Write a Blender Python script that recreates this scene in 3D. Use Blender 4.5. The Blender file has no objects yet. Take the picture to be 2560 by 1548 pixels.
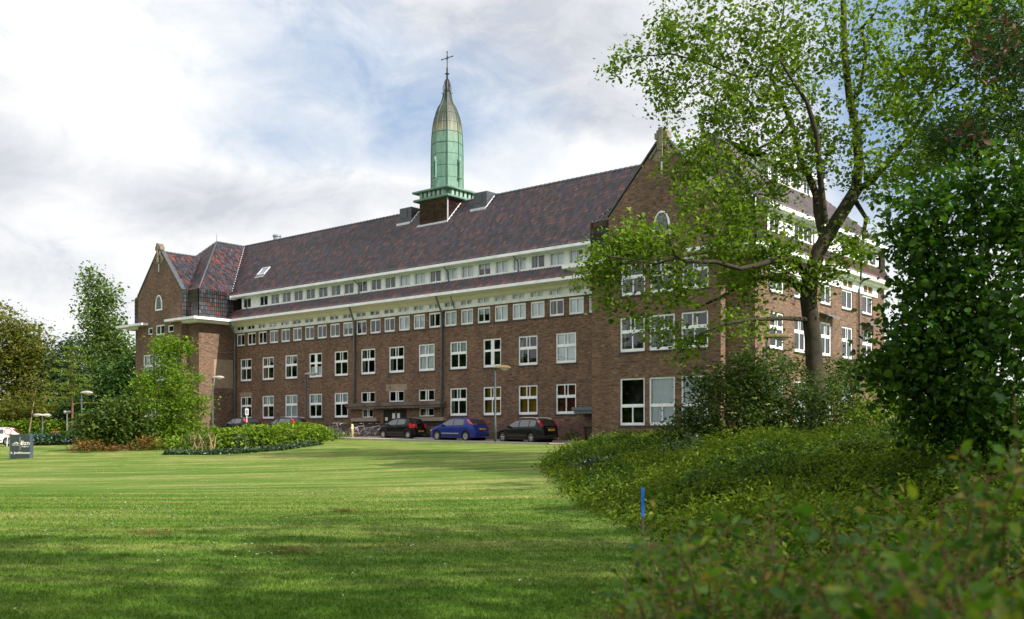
import bpy, math, random
import numpy as np
from mathutils import Vector, Matrix
SC = bpy.context.scene
R = math.radians
# ------------------------------------------------------------------ camera
FPX, U0, V0 = 2496.0, 1280.0, 1083.5          # focal length and horizon of the photograph, in its own pixels
TH, DIST, EYE = R(40.275), 66.5, 1.65
cam = bpy.data.objects.new('camera', bpy.data.cameras.new('camera'))
SC.collection.objects.link(cam); SC.camera = cam
cam.location = (0, 0, EYE); cam.rotation_euler = (R(90), 0, 0)
cam.data.sensor_width = 36; cam.data.lens = 36 * FPX / 2560
cam.data.shift_y = (V0 - 774) / 2560
cam.data.clip_start = 0.05; cam.data.clip_end = 6000
cam.data.dof.use_dof = True; cam.data.dof.focus_distance = 58; cam.data.dof.aperture_fstop = 3.2
# ------------------------------------------------------------------ sun and sky
# direction TO the sun in the building's frame (along the front, into the building, up)
_e1 = Vector((math.cos(TH), -math.sin(TH), 0)); _d2 = Vector((math.sin(TH), math.cos(TH), 0))
SUN = (_e1 * 1.0 + _d2 * 0.10 + Vector((0, 0, 0.80))).normalized()
sun = bpy.data.objects.new('sun', bpy.data.lights.new('sun', 'SUN'))
SC.collection.objects.link(sun)
sun.data.energy = 5.0; sun.data.angle = R(0.6); sun.data.color = (1.0, 0.93, 0.82)
sun.rotation_euler = SUN.to_track_quat('Z', 'Y').to_euler()
SC.view_settings.view_transform = 'Standard'; SC.view_settings.look = 'None'
SC.view_settings.gamma = 1; SC.view_settings.exposure = 0.55
SC.cycles.max_bounces = 8; SC.cycles.transparent_max_bounces = 12
SC.cycles.diffuse_bounces = 3; SC.cycles.glossy_bounces = 3; SC.cycles.transmission_bounces = 4
SC.cycles.use_denoising = True; SC.cycles.sample_clamp_indirect = 6

class NT:
    """small helper that writes node trees"""
    def __init__(s, tree): s.t = tree; s.n = tree.nodes; s.l = tree.links
    def new(s, kind, **kw):
        n = s.n.new(kind)
        for k, v in kw.items(): setattr(n, k, v)
        return n
    def link(s, a, b): s.l.new(a, b)
    def put(s, sock, v):
        if hasattr(v, 'is_linked') or isinstance(v, bpy.types.NodeSocket): s.link(v, sock)
        else: sock.default_value = v
    def math(s, op, a, b=0.0, c=None, clamp=False):
        n = s.new('ShaderNodeMath', operation=op); n.use_clamp = clamp
        s.put(n.inputs[0], a); s.put(n.inputs[1], b)
        if c is not None: s.put(n.inputs[2], c)
        return n.outputs[0]
    def mix(s, f, a, b, kind='MIX'):
        n = s.new('ShaderNodeMix', data_type='RGBA', blend_type=kind)
        s.put(n.inputs[0], f); s.put(n.inputs[6], a); s.put(n.inputs[7], b)
        return n.outputs[2]
    def noise(s, vec, scale, detail=4, rough=0.55, dist=0.0):
        n = s.new('ShaderNodeTexNoise'); s.put(n.inputs['Vector'], vec)
        n.inputs['Scale'].default_value = scale; n.inputs['Detail'].default_value = detail
        n.inputs['Roughness'].default_value = rough; n.inputs['Distortion'].default_value = dist
        return n.outputs[0]
    def ramp(s, f, stops, interp='LINEAR'):
        n = s.new('ShaderNodeValToRGB'); n.color_ramp.interpolation = interp
        e = n.color_ramp.elements
        while len(e) < len(stops): e.new(0.5)
        for k, (p, c) in enumerate(stops):
            e[k].position = p; e[k].color = (*c, 1) if len(c) == 3 else c
        s.put(n.inputs[0], f); return n.outputs[0]
    def comb(s, x, y, z):
        n = s.new('ShaderNodeCombineXYZ'); s.put(n.inputs[0], x); s.put(n.inputs[1], y); s.put(n.inputs[2], z)
        return n.outputs[0]
    def sep(s, v):
        n = s.new('ShaderNodeSeparateXYZ'); s.put(n.inputs[0], v); return n.outputs
    def range(s, v, a, b, c=0.0, d=1.0):
        n = s.new('ShaderNodeMapRange'); s.put(n.inputs[0], v)
        for k, q in enumerate((a, b, c, d)): n.inputs[k + 1].default_value = q
        return n.outputs[0]

world = bpy.data.worlds.new('World'); SC.world = world; world.use_nodes = True
W = NT(world.node_tree); W.n.clear()
sky = W.new('ShaderNodeTexSky', sky_type='NISHITA'); sky.sun_disc = False
sky.sun_elevation = math.asin(SUN.z); sky.sun_rotation = math.atan2(SUN.x, SUN.y)
sky.altitude = 0; sky.air_density = 1.0; sky.dust_density = 1.2; sky.ozone_density = 1.3
dirv = W.new('ShaderNodeTexCoord').outputs['Generated']
dx, dy, dz = W.sep(dirv)
az = W.math('ARCTAN2', dx, dy); el = W.math('ARCSINE', dz)
pvec = W.comb(az, W.math('MULTIPLY', el, 1.7), 0.0)
n1 = W.noise(pvec, 4.2, 7, 0.58, 0.5); n2 = W.noise(W.comb(W.math('ADD', az, 3.1), W.math('MULTIPLY', el, 2.2), 1.7), 2.6, 6, 0.6, 0.3)
n3 = W.noise(pvec, 11.0, 8, 0.62, 0.6)
def blob(u, v, su, sv, amp):
    """soft patch of sky at a direction (given by where the photograph sees it), fixed in the world"""
    a = math.atan((u - U0) / FPX); e = math.atan((V0 - v) / FPX * math.cos(a))
    sa, se = su / FPX, sv / FPX
    p = W.math('POWER', W.math('DIVIDE', W.math('SUBTRACT', az, a), sa), 2.0)
    q = W.math('POWER', W.math('DIVIDE', W.math('SUBTRACT', el, e), se), 2.0)
    return W.math('MULTIPLY', W.math('EXPONENT', W.math('MULTIPLY', W.math('ADD', p, q), -1.0)), amp)
def total(L):
    o = L[0]
    for x in L[1:]: o = W.math('ADD', o, x)
    return o
blue = total([blob(*b) for b in ((760, 60, 300, 170, .42), (980, 200, 260, 150, .44), (1190, 320, 280, 130, .48), (620, 330, 220, 80, .34), (2260, 260, 220, 360, .9), (1290, 230, 150, 120, .2), (2700, -100, 500, 500, .7), (-900, -100, 500, 300, .6), (780, 380, 240, 70, .35))])
blue = W.math('ADD', blue, W.math('MULTIPLY', W.math('SUBTRACT', n1, 0.5), 1.15))
blue = W.math('SUBTRACT', blue, W.math('MULTIPLY', W.math('SUBTRACT', n3, 0.5), -0.9))
bmask = W.range(blue, 0.16, 1.0)
grey = total([blob(*b) for b in ((0, 400, 140, 170, .6), (480, 510, 230, 85, .85), (1420, 110, 430, 200, .6), (1600, 310, 300, 60, .3), (1350, 420, 300, 70, -.5), (150, 700, 420, 70, .3), (1000, 490, 330, 70, .5), (900, 20, 300, 60, .3), (350, 180, 330, 200, -.5), (180, 560, 160, 60, -.3), (-800, 600, 600, 400, .5), (1100, -500, 900, 300, .35))])
grey = W.math('ADD', grey, W.math('MULTIPLY', W.math('SUBTRACT', n2, 0.5), 1.0))
grey = W.math('ADD', grey, W.math('MULTIPLY', W.math('SUBTRACT', n3, 0.5), 1.3))
gmask = W.range(grey, 0.12, 0.8)
cloud = W.mix(gmask, (8.9, 9.0, 9.1, 1), (5.7, 5.95, 6.5, 1))
skyc = W.mix(0.75, sky.outputs[0], (3.5, 5.0, 7.3, 1))
# unseen cloud behind the camera, brightened to throw more light on the long front
back = W.range(W.math('ABSOLUTE', az), 1.15, 2.1, 1.0, 1.2)
cloud = W.mix(1.0, cloud, W.comb(back, back, back), 'MULTIPLY')
bg = W.new('ShaderNodeBackground'); W.put(bg.inputs[0], W.mix(bmask, cloud, skyc)); bg.inputs[1].default_value = 0.078
wo = W.new('ShaderNodeOutputWorld'); W.link(bg.outputs[0], wo.inputs[0])

# ------------------------------------------------------------------ shape helpers
COL = SC.collection
class MB:
    """collects faces and links them as ONE mesh object"""
    def __init__(s): s.v = []; s.f = []; s.uv = []; s.mi = []
    def add(s, pts, faces, mi=0):
        o = len(s.v); s.v += [tuple(p) for p in pts]; s.f += [tuple(o + i for i in f) for f in faces]; s.mi += [mi] * len(faces); return s
    def quad(s, a, b, c, d, mi=0): return s.add([a, b, c, d], [(0, 1, 2, 3)], mi)
    def poly(s, pts, mi=0): return s.add(pts, [tuple(range(len(pts)))], mi)
    def box(s, x0, x1, y0, y1, z0, z1, mi=0):
        p = [(x, y, z) for z in (z0, z1) for y in (y0, y1) for x in (x0, x1)]
        return s.add(p, [(0, 2, 3, 1), (4, 5, 7, 6), (0, 1, 5, 4), (1, 3, 7, 5), (3, 2, 6, 7), (2, 0, 4, 6)], mi)
    def bevbox(s, x0, x1, y0, y1, z0, z1, b=0.02, mi=0):
        prof = [(x0 + b, y0), (x1 - b, y0), (x1, y0 + b), (x1, y1 - b), (x1 - b, y1), (x0 + b, y1), (x0, y1 - b), (x0, y0 + b)]
        cx, cy = (x0 + x1) / 2, (y0 + y1) / 2
        ins = [(cx + (x - cx) * (1 - 2 * b / (x1 - x0)), cy + (y - cy) * (1 - 2 * b / (y1 - y0))) for x, y in prof]
        rings = [[(x, y, z0) for x, y in ins], [(x, y, z0 + b) for x, y in prof], [(x, y, z1 - b) for x, y in prof], [(x, y, z1) for x, y in ins]]
        return s.rings(rings, True, mi)
    def rings(s, rings, cap=True, mi=0):
        n = len(rings[0]); pts = [p for r in rings for p in r]; F = []
        for k in range(len(rings) - 1):
            for i in range(n):
                j = (i + 1) % n; F.append((k * n + i, k * n + j, (k + 1) * n + j, (k + 1) * n + i))
        if cap: F += [tuple(range(n - 1, -1, -1)), tuple((len(rings) - 1) * n + i for i in range(n))]
        return s.add(pts, F, mi)
    def prism(s, poly, d, mi=0):
        """flat outline (3D points) pushed along vector d"""
        d = Vector(d); a = [Vector(p) for p in poly]; return s.rings([a, [p + d for p in a]], True, mi)
    def tube(s, pts, rad, n=6, mi=0, cap=True):
        pts = [Vector(p) for p in pts]; rad = rad if hasattr(rad, '__len__') else [rad] * len(pts); rings = []
        up = Vector((0, 0, 1))
        for i, p in enumerate(pts):
            d = (pts[min(i + 1, len(pts) - 1)] - pts[max(i - 1, 0)]).normalized()
            a = d.cross(up if abs(d.z) < 0.95 else Vector((1, 0, 0))).normalized(); b = d.cross(a)
            rings.append([p + (a * math.cos(2 * math.pi * k / n) + b * math.sin(2 * math.pi * k / n)) * rad[i] for k in range(n)])
        return s.rings(rings, cap, mi)
    def lathe(s, prof, n=16, c=(0, 0), a0=0.0, mi=0):
        return s.rings([[(c[0] + r * math.cos(a0 + 2 * math.pi * k / n), c[1] + r * math.sin(a0 + 2 * math.pi * k / n), z) for k in range(n)] for r, z in prof], True, mi)
    def build(s, name, mats, parent=None, smooth=False, zoff=0.0, loc=None):
        me = bpy.data.meshes.new(name)
        me.from_pydata([(x, y, z + zoff) for x, y, z in s.v], [], s.f)
        for m in (mats if isinstance(mats, (list, tuple)) else [mats]): me.materials.append(m)
        if any(s.mi): me.polygons.foreach_set('material_index', s.mi)
        if smooth: me.polygons.foreach_set('use_smooth', [True] * len(me.polygons))
        me.update(); return link(name, me, parent, loc)
def link(name, me, parent=None, loc=None, rot=None):
    o = bpy.data.objects.new(name, me); COL.objects.link(o)
    if parent is not None: o.parent = parent
    if loc is not None: o.location = loc
    if rot is not None: o.rotation_euler = rot
    return o
def tag(o, label=None, cat=None, group=None, kind=None):
    if label: o['label'] = label
    if cat: o['category'] = cat
    if group: o['group'] = group
    if kind: o['kind'] = kind
    return o
def empty(name, loc, rz=0.0, label=None, cat=None, group=None):
    o = link(name, None, None, loc, (0, 0, rz)); o.empty_display_size = 0.3
    return tag(o, label, cat, group)
def copy_tree(o, parent=None):
    c = o.copy(); COL.objects.link(c)
    if parent is not None: c.parent = parent
    for ch in list(o.children): copy_tree(ch, c)
    return c
def fastmesh(name, V, Fq, mat, parent=None, smooth=False, uv=None):
    """V (n,3) array, Fq (m,k) index array, all faces with k corners"""
    me = bpy.data.meshes.new(name); V = np.asarray(V, np.float32); Fq = np.asarray(Fq, np.int32); k = Fq.shape[1]
    me.vertices.add(len(V)); me.vertices.foreach_set('co', V.ravel())
    me.loops.add(Fq.size); me.loops.foreach_set('vertex_index', Fq.ravel())
    me.polygons.add(len(Fq)); me.polygons.foreach_set('loop_start', np.arange(0, Fq.size, k, dtype=np.int32))
    if uv is not None:
        L = me.uv_layers.new(name='UVMap'); L.data.foreach_set('uv', np.asarray(uv, np.float32)[Fq.ravel()].ravel())
    me.materials.append(mat); me.update(calc_edges=True)
    if smooth: me.polygons.foreach_set('use_smooth', np.ones(len(Fq), dtype=bool))
    return link(name, me, parent)
def at(u, v, Y): return ((u - U0) / FPX * Y, Y, EYE + (V0 - v) / FPX * Y)
def to_local(X, Y): c, s = math.cos(TH), math.sin(TH); return X * c - (Y - DIST) * s, X * s + (Y - DIST) * c
def to_world(x, y): c, s = math.cos(TH), math.sin(TH); return x * c + y * s, DIST - x * s + y * c

# ------------------------------------------------------------------ materials
def mat(name):
    m = bpy.data.materials.new(name); m.use_nodes = True; n = NT(m.node_tree); n.n.clear()
    o = n.new('ShaderNodeOutputMaterial'); return m, n, o
def simple(name, col, rough=0.6, metal=0.0, var=0.25, scale=3.0, bump=0.0, coat=0.0, spec=0.5):
    m, n, o = mat(name); p = n.new('ShaderNodeBsdfPrincipled')
    tc = n.new('ShaderNodeTexCoord').outputs['Object']
    nz = n.noise(tc, scale, 6, 0.6)
    c = n.mix(n.range(nz, 0.3, 0.7), tuple(x * (1 - var) for x in col) + (1,), tuple(min(1, x * (1 + var)) for x in col) + (1,))
    n.put(p.inputs['Base Color'], c); p.inputs['Roughness'].default_value = rough; p.inputs['Metallic'].default_value = metal
    p.inputs['Coat Weight'].default_value = coat; p.inputs['Specular IOR Level'].default_value = spec; p.inputs['Coat Roughness'].default_value = 0.04
    if bump:
        b = n.new('ShaderNodeBump'); b.inputs['Strength'].default_value = bump; b.inputs['Distance'].default_value = 0.02
        n.put(b.inputs['Height'], n.noise(tc, scale * 6, 4)); n.link(b.outputs[0], p.inputs['Normal'])
    n.link(p.outputs[0], o.inputs[0]); return m
def brick(name, ca, cb, mortar, stain=0.85):
    m, n, o = mat(name); p = n.new('ShaderNodeBsdfPrincipled')
    x, y, z = n.sep(n.new('ShaderNodeTexCoord').outputs['Object'])
    v = n.comb(n.math('ADD', x, y), z, 0.0)
    b = n.new('ShaderNodeTexBrick'); b.offset = 0.5
    n.put(b.inputs['Vector'], v); b.inputs['Color1'].default_value = (*ca, 1); b.inputs['Color2'].default_value = (*cb, 1)
    b.inputs['Mortar'].default_value = (*mortar, 1); b.inputs['Scale'].default_value = 1.0
    b.inputs['Brick Width'].default_value = 0.23; b.inputs['Row Height'].default_value = 0.068; b.inputs['Mortar Size'].default_value = 0.008
    b.inputs['Bias'].default_value = -0.1
    # single bricks that are much darker or paler, and long weather streaks
    wn = n.new('ShaderNodeTexWhiteNoise', noise_dimensions='2D')
    n.put(wn.inputs['Vector'], n.comb(n.math('FLOOR', n.math('DIVIDE', n.math('ADD', x, y), 0.23)), n.math('FLOOR', n.math('DIVIDE', z, 0.068)), 0))
    odd = n.ramp(wn.outputs[0], [(0.0, (.45, .42, .42)), (0.10, (.8, .78, .77)), (0.5, (1, 1, 1)), (0.9, (1.15, 1.12, 1.05)), (1.0, (1.6, 1.5, 1.35))])
    c = n.mix(1.0, b.outputs[0], odd, 'MULTIPLY')
    big = n.noise(n.comb(n.math('ADD', x, y), n.math('MULTIPLY', z, 0.45), 0), 0.6, 7, 0.68)
    c = n.mix(stain, c, n.ramp(big, [(0.28, (.58, .57, .62)), (0.48, (1, 1, 1)), (0.72, (1.35, 1.26, 1.15))]), 'MULTIPLY')
    n.put(p.inputs['Base Color'], c); p.inputs['Roughness'].default_value = 0.85
    bp = n.new('ShaderNodeBump'); bp.inputs['Strength'].default_value = 0.6; bp.inputs['Distance'].default_value = 0.012
    n.put(bp.inputs['Height'], n.math('ADD', n.math('MULTIPLY', b.outputs['Fac'], -1.0), n.noise(v, 9, 4))); n.link(bp.outputs[0], p.inputs['Normal'])
    n.link(p.outputs[0], o.inputs[0]); return m
def tiles(name, stops, cu, cv, rough=0.3, patch=0.55, spec=0.6, joint=0.0):
    """glazed roof tiles coloured one by one; UV is in metres along and up the slope"""
    m, n, o = mat(name); p = n.new('ShaderNodeBsdfPrincipled')
    u, v, _ = n.sep(n.new('ShaderNodeUVMap').outputs[0])
    iu = n.math('FLOOR', n.math('DIVIDE', u, cu)); iv = n.math('FLOOR', n.math('DIVIDE', v, cv))
    wn = n.new('ShaderNodeTexWhiteNoise', noise_dimensions='2D'); n.put(wn.inputs['Vector'], n.comb(iu, iv, 0))
    big = n.noise(n.comb(u, n.math('MULTIPLY', v, 1.4), 0), 0.42, 5, 0.6)
    mid = n.noise(n.comb(u, v, 3), 1.3, 4, 0.6)
    f = n.math('ADD', n.math('MULTIPLY', wn.outputs[0], 1 - patch), n.math('MULTIPLY', n.range(n.math('ADD', n.math('MULTIPLY', big, 0.5), n.math('MULTIPLY', mid, 0.5)), 0.34, 0.66), patch))
    c = n.ramp(f, stops)
    wv = n.new('ShaderNodeTexWhiteNoise', noise_dimensions='2D'); n.put(wv.inputs['Vector'], n.comb(n.math('ADD', iu, 71.3), iv, 0))
    c = n.mix(1.0, c, n.ramp(wv.outputs[0], [(0.0, (.45, .45, .45)), (0.5, (.9, .9, .9)), (1.0, (1.5, 1.5, 1.5))]), 'MULTIPLY')
    if joint:
        fu = n.math('FRACT', n.math('DIVIDE', u, cu)); fv = n.math('FRACT', n.math('DIVIDE', v, cv))
        j = n.math('MAXIMUM', n.math('LESS_THAN', fu, joint), n.math('LESS_THAN', fv, joint))
        c = n.mix(j, c, (.008, .008, .010, 1))
    n.put(p.inputs['Base Color'], c)
    n.put(p.inputs['Roughness'], n.range(n.noise(n.comb(u, v, 9), 3.0, 3), 0.3, 0.7, rough * 0.8, rough * 1.7))
    p.inputs['Specular IOR Level'].default_value = spec
    n.link(p.outputs[0], o.inputs[0]); return m
def leafmat(name, cols, trans=0.35, rough=0.6, spec=0.15):
    m, n, o = mat(name)
    rnd = n.new('ShaderNodeNewGeometry').outputs['Random Per Island']
    c = n.ramp(rnd, [(k / max(1, len(cols) - 1), q) for k, q in enumerate(cols)])
    p = n.new('ShaderNodeBsdfPrincipled'); n.put(p.inputs['Base Color'], c); p.inputs['Roughness'].default_value = rough
    p.inputs['Specular IOR Level'].default_value = spec
    t = n.new('ShaderNodeBsdfTranslucent'); n.put(t.inputs[0], n.mix(1.0, c, (1.35, 1.45, 0.6, 1), 'MULTIPLY'))
    s = n.new('ShaderNodeMixShader'); s.inputs[0].default_value = trans
    n.link(p.outputs[0], s.inputs[1]); n.link(t.outputs[0], s.inputs[2]); n.link(s.outputs[0], o.inputs[0]); return m
def glassmat(name, tint=(0.92, 0.95, 0.96), boost=0.05):
    m, n, o = mat(name)
    t = n.new('ShaderNodeBsdfTransparent'); t.inputs[0].default_value = (*tint, 1)
    g = n.new('ShaderNodeBsdfGlossy'); g.inputs['Roughness'].default_value = 0.02; g.inputs[0].default_value = (.95, .97, 1, 1)
    bp = n.new('ShaderNodeBump'); bp.inputs['Strength'].default_value = 0.05; bp.inputs['Distance'].default_value = 0.02
    n.put(bp.inputs['Height'], n.noise(n.new('ShaderNodeTexCoord').outputs['Object'], 1.6, 2)); n.link(bp.outputs[0], g.inputs['Normal'])
    f = n.new('ShaderNodeFresnel'); f.inputs[0].default_value = 1.6
    s = n.new('ShaderNodeMixShader'); n.put(s.inputs[0], n.math('ADD', n.math('MULTIPLY', f.outputs[0], 1.25), boost, clamp=True))
    n.link(t.outputs[0], s.inputs[1]); n.link(g.outputs[0], s.inputs[2]); n.link(s.outputs[0], o.inputs[0]); return m
def copper(name):
    """verdigris copper with rust runs that start under the neck of the spire"""
    m, n, o = mat(name); p = n.new('ShaderNodeBsdfPrincipled')
    x, y, z = n.sep(n.new('ShaderNodeTexCoord').outputs['Object'])
    ang = n.math('ARCTAN2', n.math('SUBTRACT', y, 4.63), n.math('ADD', x, 10.46))
    base = n.mix(n.range(n.noise(n.comb(n.math('MULTIPLY', ang, 2), 0, n.math('MULTIPLY', z, 0.5)), 2.2, 6, 0.6), 0.3, 0.7), (.075, .18, .135, 1), (.155, .285, .215, 1))
    drip = n.noise(n.comb(n.math('MULTIPLY', ang, 4.2), n.math('MULTIPLY', z, 0.12), 0), 2.6, 4, 0.6)
    runs = n.range(drip, .34, .66, 0, 2.5)                       # how far each rust run reaches down from the neck
    f = n.range(n.math('ADD', n.math('SUBTRACT', z, 24.35), runs), .55, 1.15)
    rust = n.mix(n.range(n.math('ADD', n.math('SUBTRACT', z, 24.0), n.math('MULTIPLY', runs, .4)), .5, 1.1), (.25, .085, .022, 1), (.03, .02, .012, 1))
    c = n.mix(n.math('MULTIPLY', f, .85), base, rust)
    low = n.range(z, 25.8, 26.3)
    c = n.mix(low, c, (.012, .013, .014, 1))
    n.put(p.inputs['Base Color'], c); p.inputs['Roughness'].default_value = 0.6
    n.link(p.outputs[0], o.inputs[0]); return m
M = {}
M['brick'] = brick('brick', (.112, .063, .042), (.198, .115, .073), (.145, .114, .09))
M['plinth'] = brick('plinth_brick', (.105, .045, .042), (.15, .07, .06), (.11, .085, .075))
M['white'] = simple('white_paint', (.80, .83, .86), 0.45, var=0.14, scale=2.2)
M['cream'] = simple('cream_boards', (.74, .73, .64), 0.55, var=0.06, scale=1.2)
M['stone'] = simple('sandstone', (.20, .165, .12), 0.9, var=0.4, scale=4, bump=0.3)
M['slate'] = simple('lead_grey', (.055, .062, .072), 0.5, var=0.3, scale=4)
M['zinc'] = simple('zinc', (.30, .33, .36), 0.45, metal=0.6, var=0.25, scale=5)
M['lead'] = simple('lead_flashing', (.55, .57, .60), 0.5, metal=0.2, var=0.2, scale=5)
M['pipe'] = simple('dark_pipe', (.12, .14, .165), 0.45, var=0.3)
M['sill'] = simple('dark_sill', (.035, .025, .023), 0.6)
M['concrete'] = simple('canopy_concrete', (.105, .085, .072), 0.85, var=0.5, scale=1.3)
M['beige'] = simple('beige_render', (.27, .205, .15), 0.85, var=0.2)
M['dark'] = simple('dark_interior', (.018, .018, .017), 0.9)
M['room'] = simple('room_ochre', (.30, .16, .015), 0.9, var=0.4, scale=2)
M['roomred'] = simple('room_red', (.13, .014, .008), 0.9, var=0.5, scale=2)
M['curtain'] = simple('grey_curtain', (.22, .25, .22), 0.9, var=0.2)
M['net'] = simple('net_curtain', (.80, .84, .88), 0.9, var=0.05)
M['blind'] = simple('window_blind', (.55, .64, .66), 0.8, var=0.05)
M['glass'] = glassmat('window_glass', boost=.0)
M['leaded'] = simple('leaded_glass', (.10, .12, .11), 0.2, var=0.8, scale=8)
ROOFC = [(0.0, (.030, .036, .048)), (0.34, (.038, .042, .058)), (0.46, (.062, .045, .058)), (0.56, (.105, .045, .045)), (0.66, (.16, .062, .042)), (0.80, (.26, .095, .045)), (1.0, (.20, .125, .05))]
M['tile'] = tiles('glazed_tiles', [(0.0, (.016, .019, .030)), (0.40, (.026, .024, .036)), (0.52, (.048, .026, .034)), (0.76, (.06, .027, .029)), (0.91, (.095, .036, .028)), (1.0, (.15, .065, .034))], 0.25, 0.36, 0.3, patch=0.16, spec=.6)
M['tilered'] = tiles('mottled_tiles', [(0.0, (.016, .020, .034)), (0.5, (.024, .024, .038)), (0.62, (.06, .021, .024)), (0.80, (.125, .032, .018)), (1.0, (.17, .055, .022))], 0.25, 0.36, 0.5, patch=0.62, spec=.25)
M['tiledark'] = tiles('dark_strip_tiles', [(0.0, (.022, .022, .030)), (0.45, (.034, .026, .034)), (0.6, (.085, .024, .026)), (1.0, (.15, .045, .03))], 0.25, 0.36, 0.35, patch=0.55)
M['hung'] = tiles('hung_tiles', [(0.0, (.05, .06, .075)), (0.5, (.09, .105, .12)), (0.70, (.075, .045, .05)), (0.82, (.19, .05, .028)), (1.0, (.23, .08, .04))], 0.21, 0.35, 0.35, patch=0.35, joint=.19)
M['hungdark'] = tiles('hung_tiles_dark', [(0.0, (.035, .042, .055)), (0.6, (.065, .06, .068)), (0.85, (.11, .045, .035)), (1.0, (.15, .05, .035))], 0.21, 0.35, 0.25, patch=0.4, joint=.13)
M['spiretile'] = tiles('spire_base_tiles', [(0, (.035, .015, .017)), (.6, (.062, .024, .026)), (1, (.11, .035, .032))], .28, .13, .4, patch=.3, joint=.0)
M['copper'] = copper('verdigris_copper')
M['verdi'] = simple('verdigris_cornice', (.115, .21, .165), 0.6, var=0.4, scale=1.6)
M['verdilight'] = simple('pale_verdigris', (.26, .38, .32), .6, var=.35, scale=3)
M['seam'] = simple('seam_copper', (.05, .10, .08), .6, var=.3)
M['iron'] = simple('black_iron', (.012, .013, .015), 0.5)
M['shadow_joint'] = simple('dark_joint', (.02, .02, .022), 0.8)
# ------------------------------------------------------------------ the building
# local frame: x along the long front, y into the building, z up (measured from eye level; ZO lifts it to the ground)
ZO = 0.6
B = empty('hospital_building', (0, DIST, EYE - ZO), -TH,
          'long brown brick institution with two gabled wings and mottled tile roofs', 'building')
B.rotation_euler = (0, 0, -TH)
def part(mb, name, m, smooth=False, parent=None): return mb.build(name, M[m] if isinstance(m, str) else [M[k] for k in m], parent or B, smooth, zoff=ZO)
rng = random.Random(7)
HOLES = {}
_wm = {}
def frame_bars(kind, w, h):
    """white window bars as (x0, x1, z0, z1, depth0, depth1)"""
    b = []; A = b.append
    if kind == 'cross':          # three small lights over two tall ones
        t = 0.095; tr = h * 0.585
        A((0, t, 0, h)); A((w - t, w, 0, h)); A((t, w - t, h - t, h)); A((t, w - t, 0, 0.17))
        A((t, w - t, tr - 0.095, tr + 0.09))
        A((w * .405, w * .405 + .06, tr + .09, h - t)); A((w * .565, w * .565 + .06, tr + .09, h - t)); A((w * .475, w * .475 + .07, .17, tr - .095))
    elif kind == 'crosswide':    # broad middle post
        t = 0.095; tr = h * 0.585
        A((0, t, 0, h)); A((w - t, w, 0, h)); A((t, w - t, h - t, h)); A((t, w - t, 0, 0.17)); A((t, w * .42, tr - .07, tr + .075)); A((w * .6, w - t, tr - .07, tr + .075))
        A((w * .42, w * .6, .14, h - t))
    elif kind == 'small':
        t = 0.085
        A((0, t, 0, h)); A((w - t, w, 0, h)); A((t, w - t, h - t - .03, h)); A((t, w - t, 0, .14)); A((w * .5 - .035, w * .5 + .035, .14, h - t - .03))
    elif kind == 'dormer':
        t = 0.05
        A((0, t, 0, h)); A((w - t, w, 0, h)); A((t, w - t, h - t, h)); A((t, w - t, 0, .06)); A((w * .47, w * .47 + .06, .06, h - t))
    elif kind == 'transom':
        t = 0.04
        A((0, t, 0, h)); A((w - t, w, 0, h)); A((t, w - t, h - t, h)); A((t, w - t, 0, t)); A((w * .5 - .05, w * .5 + .05, t, h - t))
    elif kind == 'pair':
        t = 0.07
        A((0, t, 0, h)); A((w - t, w, 0, h)); A((t, w - t, h - t, h)); A((t, w - t, 0, t)); A((w * .42, w * .47, t, h - t)); A((w * .56, w * .61, t, h - t))
    elif kind == 'tall':         # one big light over two
        t = 0.09; tr = h * 0.42
        A((0, t, 0, h)); A((w - t, w, 0, h)); A((t, w - t, h - t, h)); A((t, w - t, 0, .15)); A((t, w - t, tr - .1, tr + .08)); A((w * .5 - .035, w * .5 + .035, .15, tr - .1))
    elif kind == 'plain':
        t = 0.1
        A((0, t, 0, h)); A((w - t, w, 0, h)); A((t, w - t, h - t, h)); A((t, w - t, 0, t))
    return b
def curtain_mesh(style, w, h):
    mb = MB()
    def folds(x0, x1, z0, z1, amp=.03, y=.17):
        n = max(4, int((x1 - x0) / .05)); rows = []
        for i in range(n + 1):
            x = x0 + (x1 - x0) * i / n; yy = y + amp * math.sin(i * 2.1) * (0.7 + .3 * math.sin(i * .7)); rows.append((x, yy))
        for (xa, ya), (xb, yb) in zip(rows, rows[1:]): mb.quad((xa, ya, z0), (xb, yb, z0), (xb, yb, z1), (xa, ya, z1))
    if style == 'sides': folds(.06, w * .19, .05, h - .05); folds(w * .84, w - .06, .05, h - .05)
    elif style == 'left': folds(.06, w * .2, .05, h - .05)
    elif style == 'net': folds(.05, w - .05, .05, h - .05, .012)
    elif style == 'blind': mb.quad((.04, .15, .04), (w - .04, .15, .04), (w - .04, .15, h - .04), (.04, .15, h - .04))
    elif style == 'upper': folds(.05, w - .05, h * .56, h - .05, .02)
    elif style == 'lower': folds(.05, w - .05, .05, h * .45, .02)
    elif style in ('ochre', 'red'): mb.quad((.02, .32, .04), (w - .02, .32, .04), (w - .02, .32, h - .04), (.02, .32, h - .04))
    return mb
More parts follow.
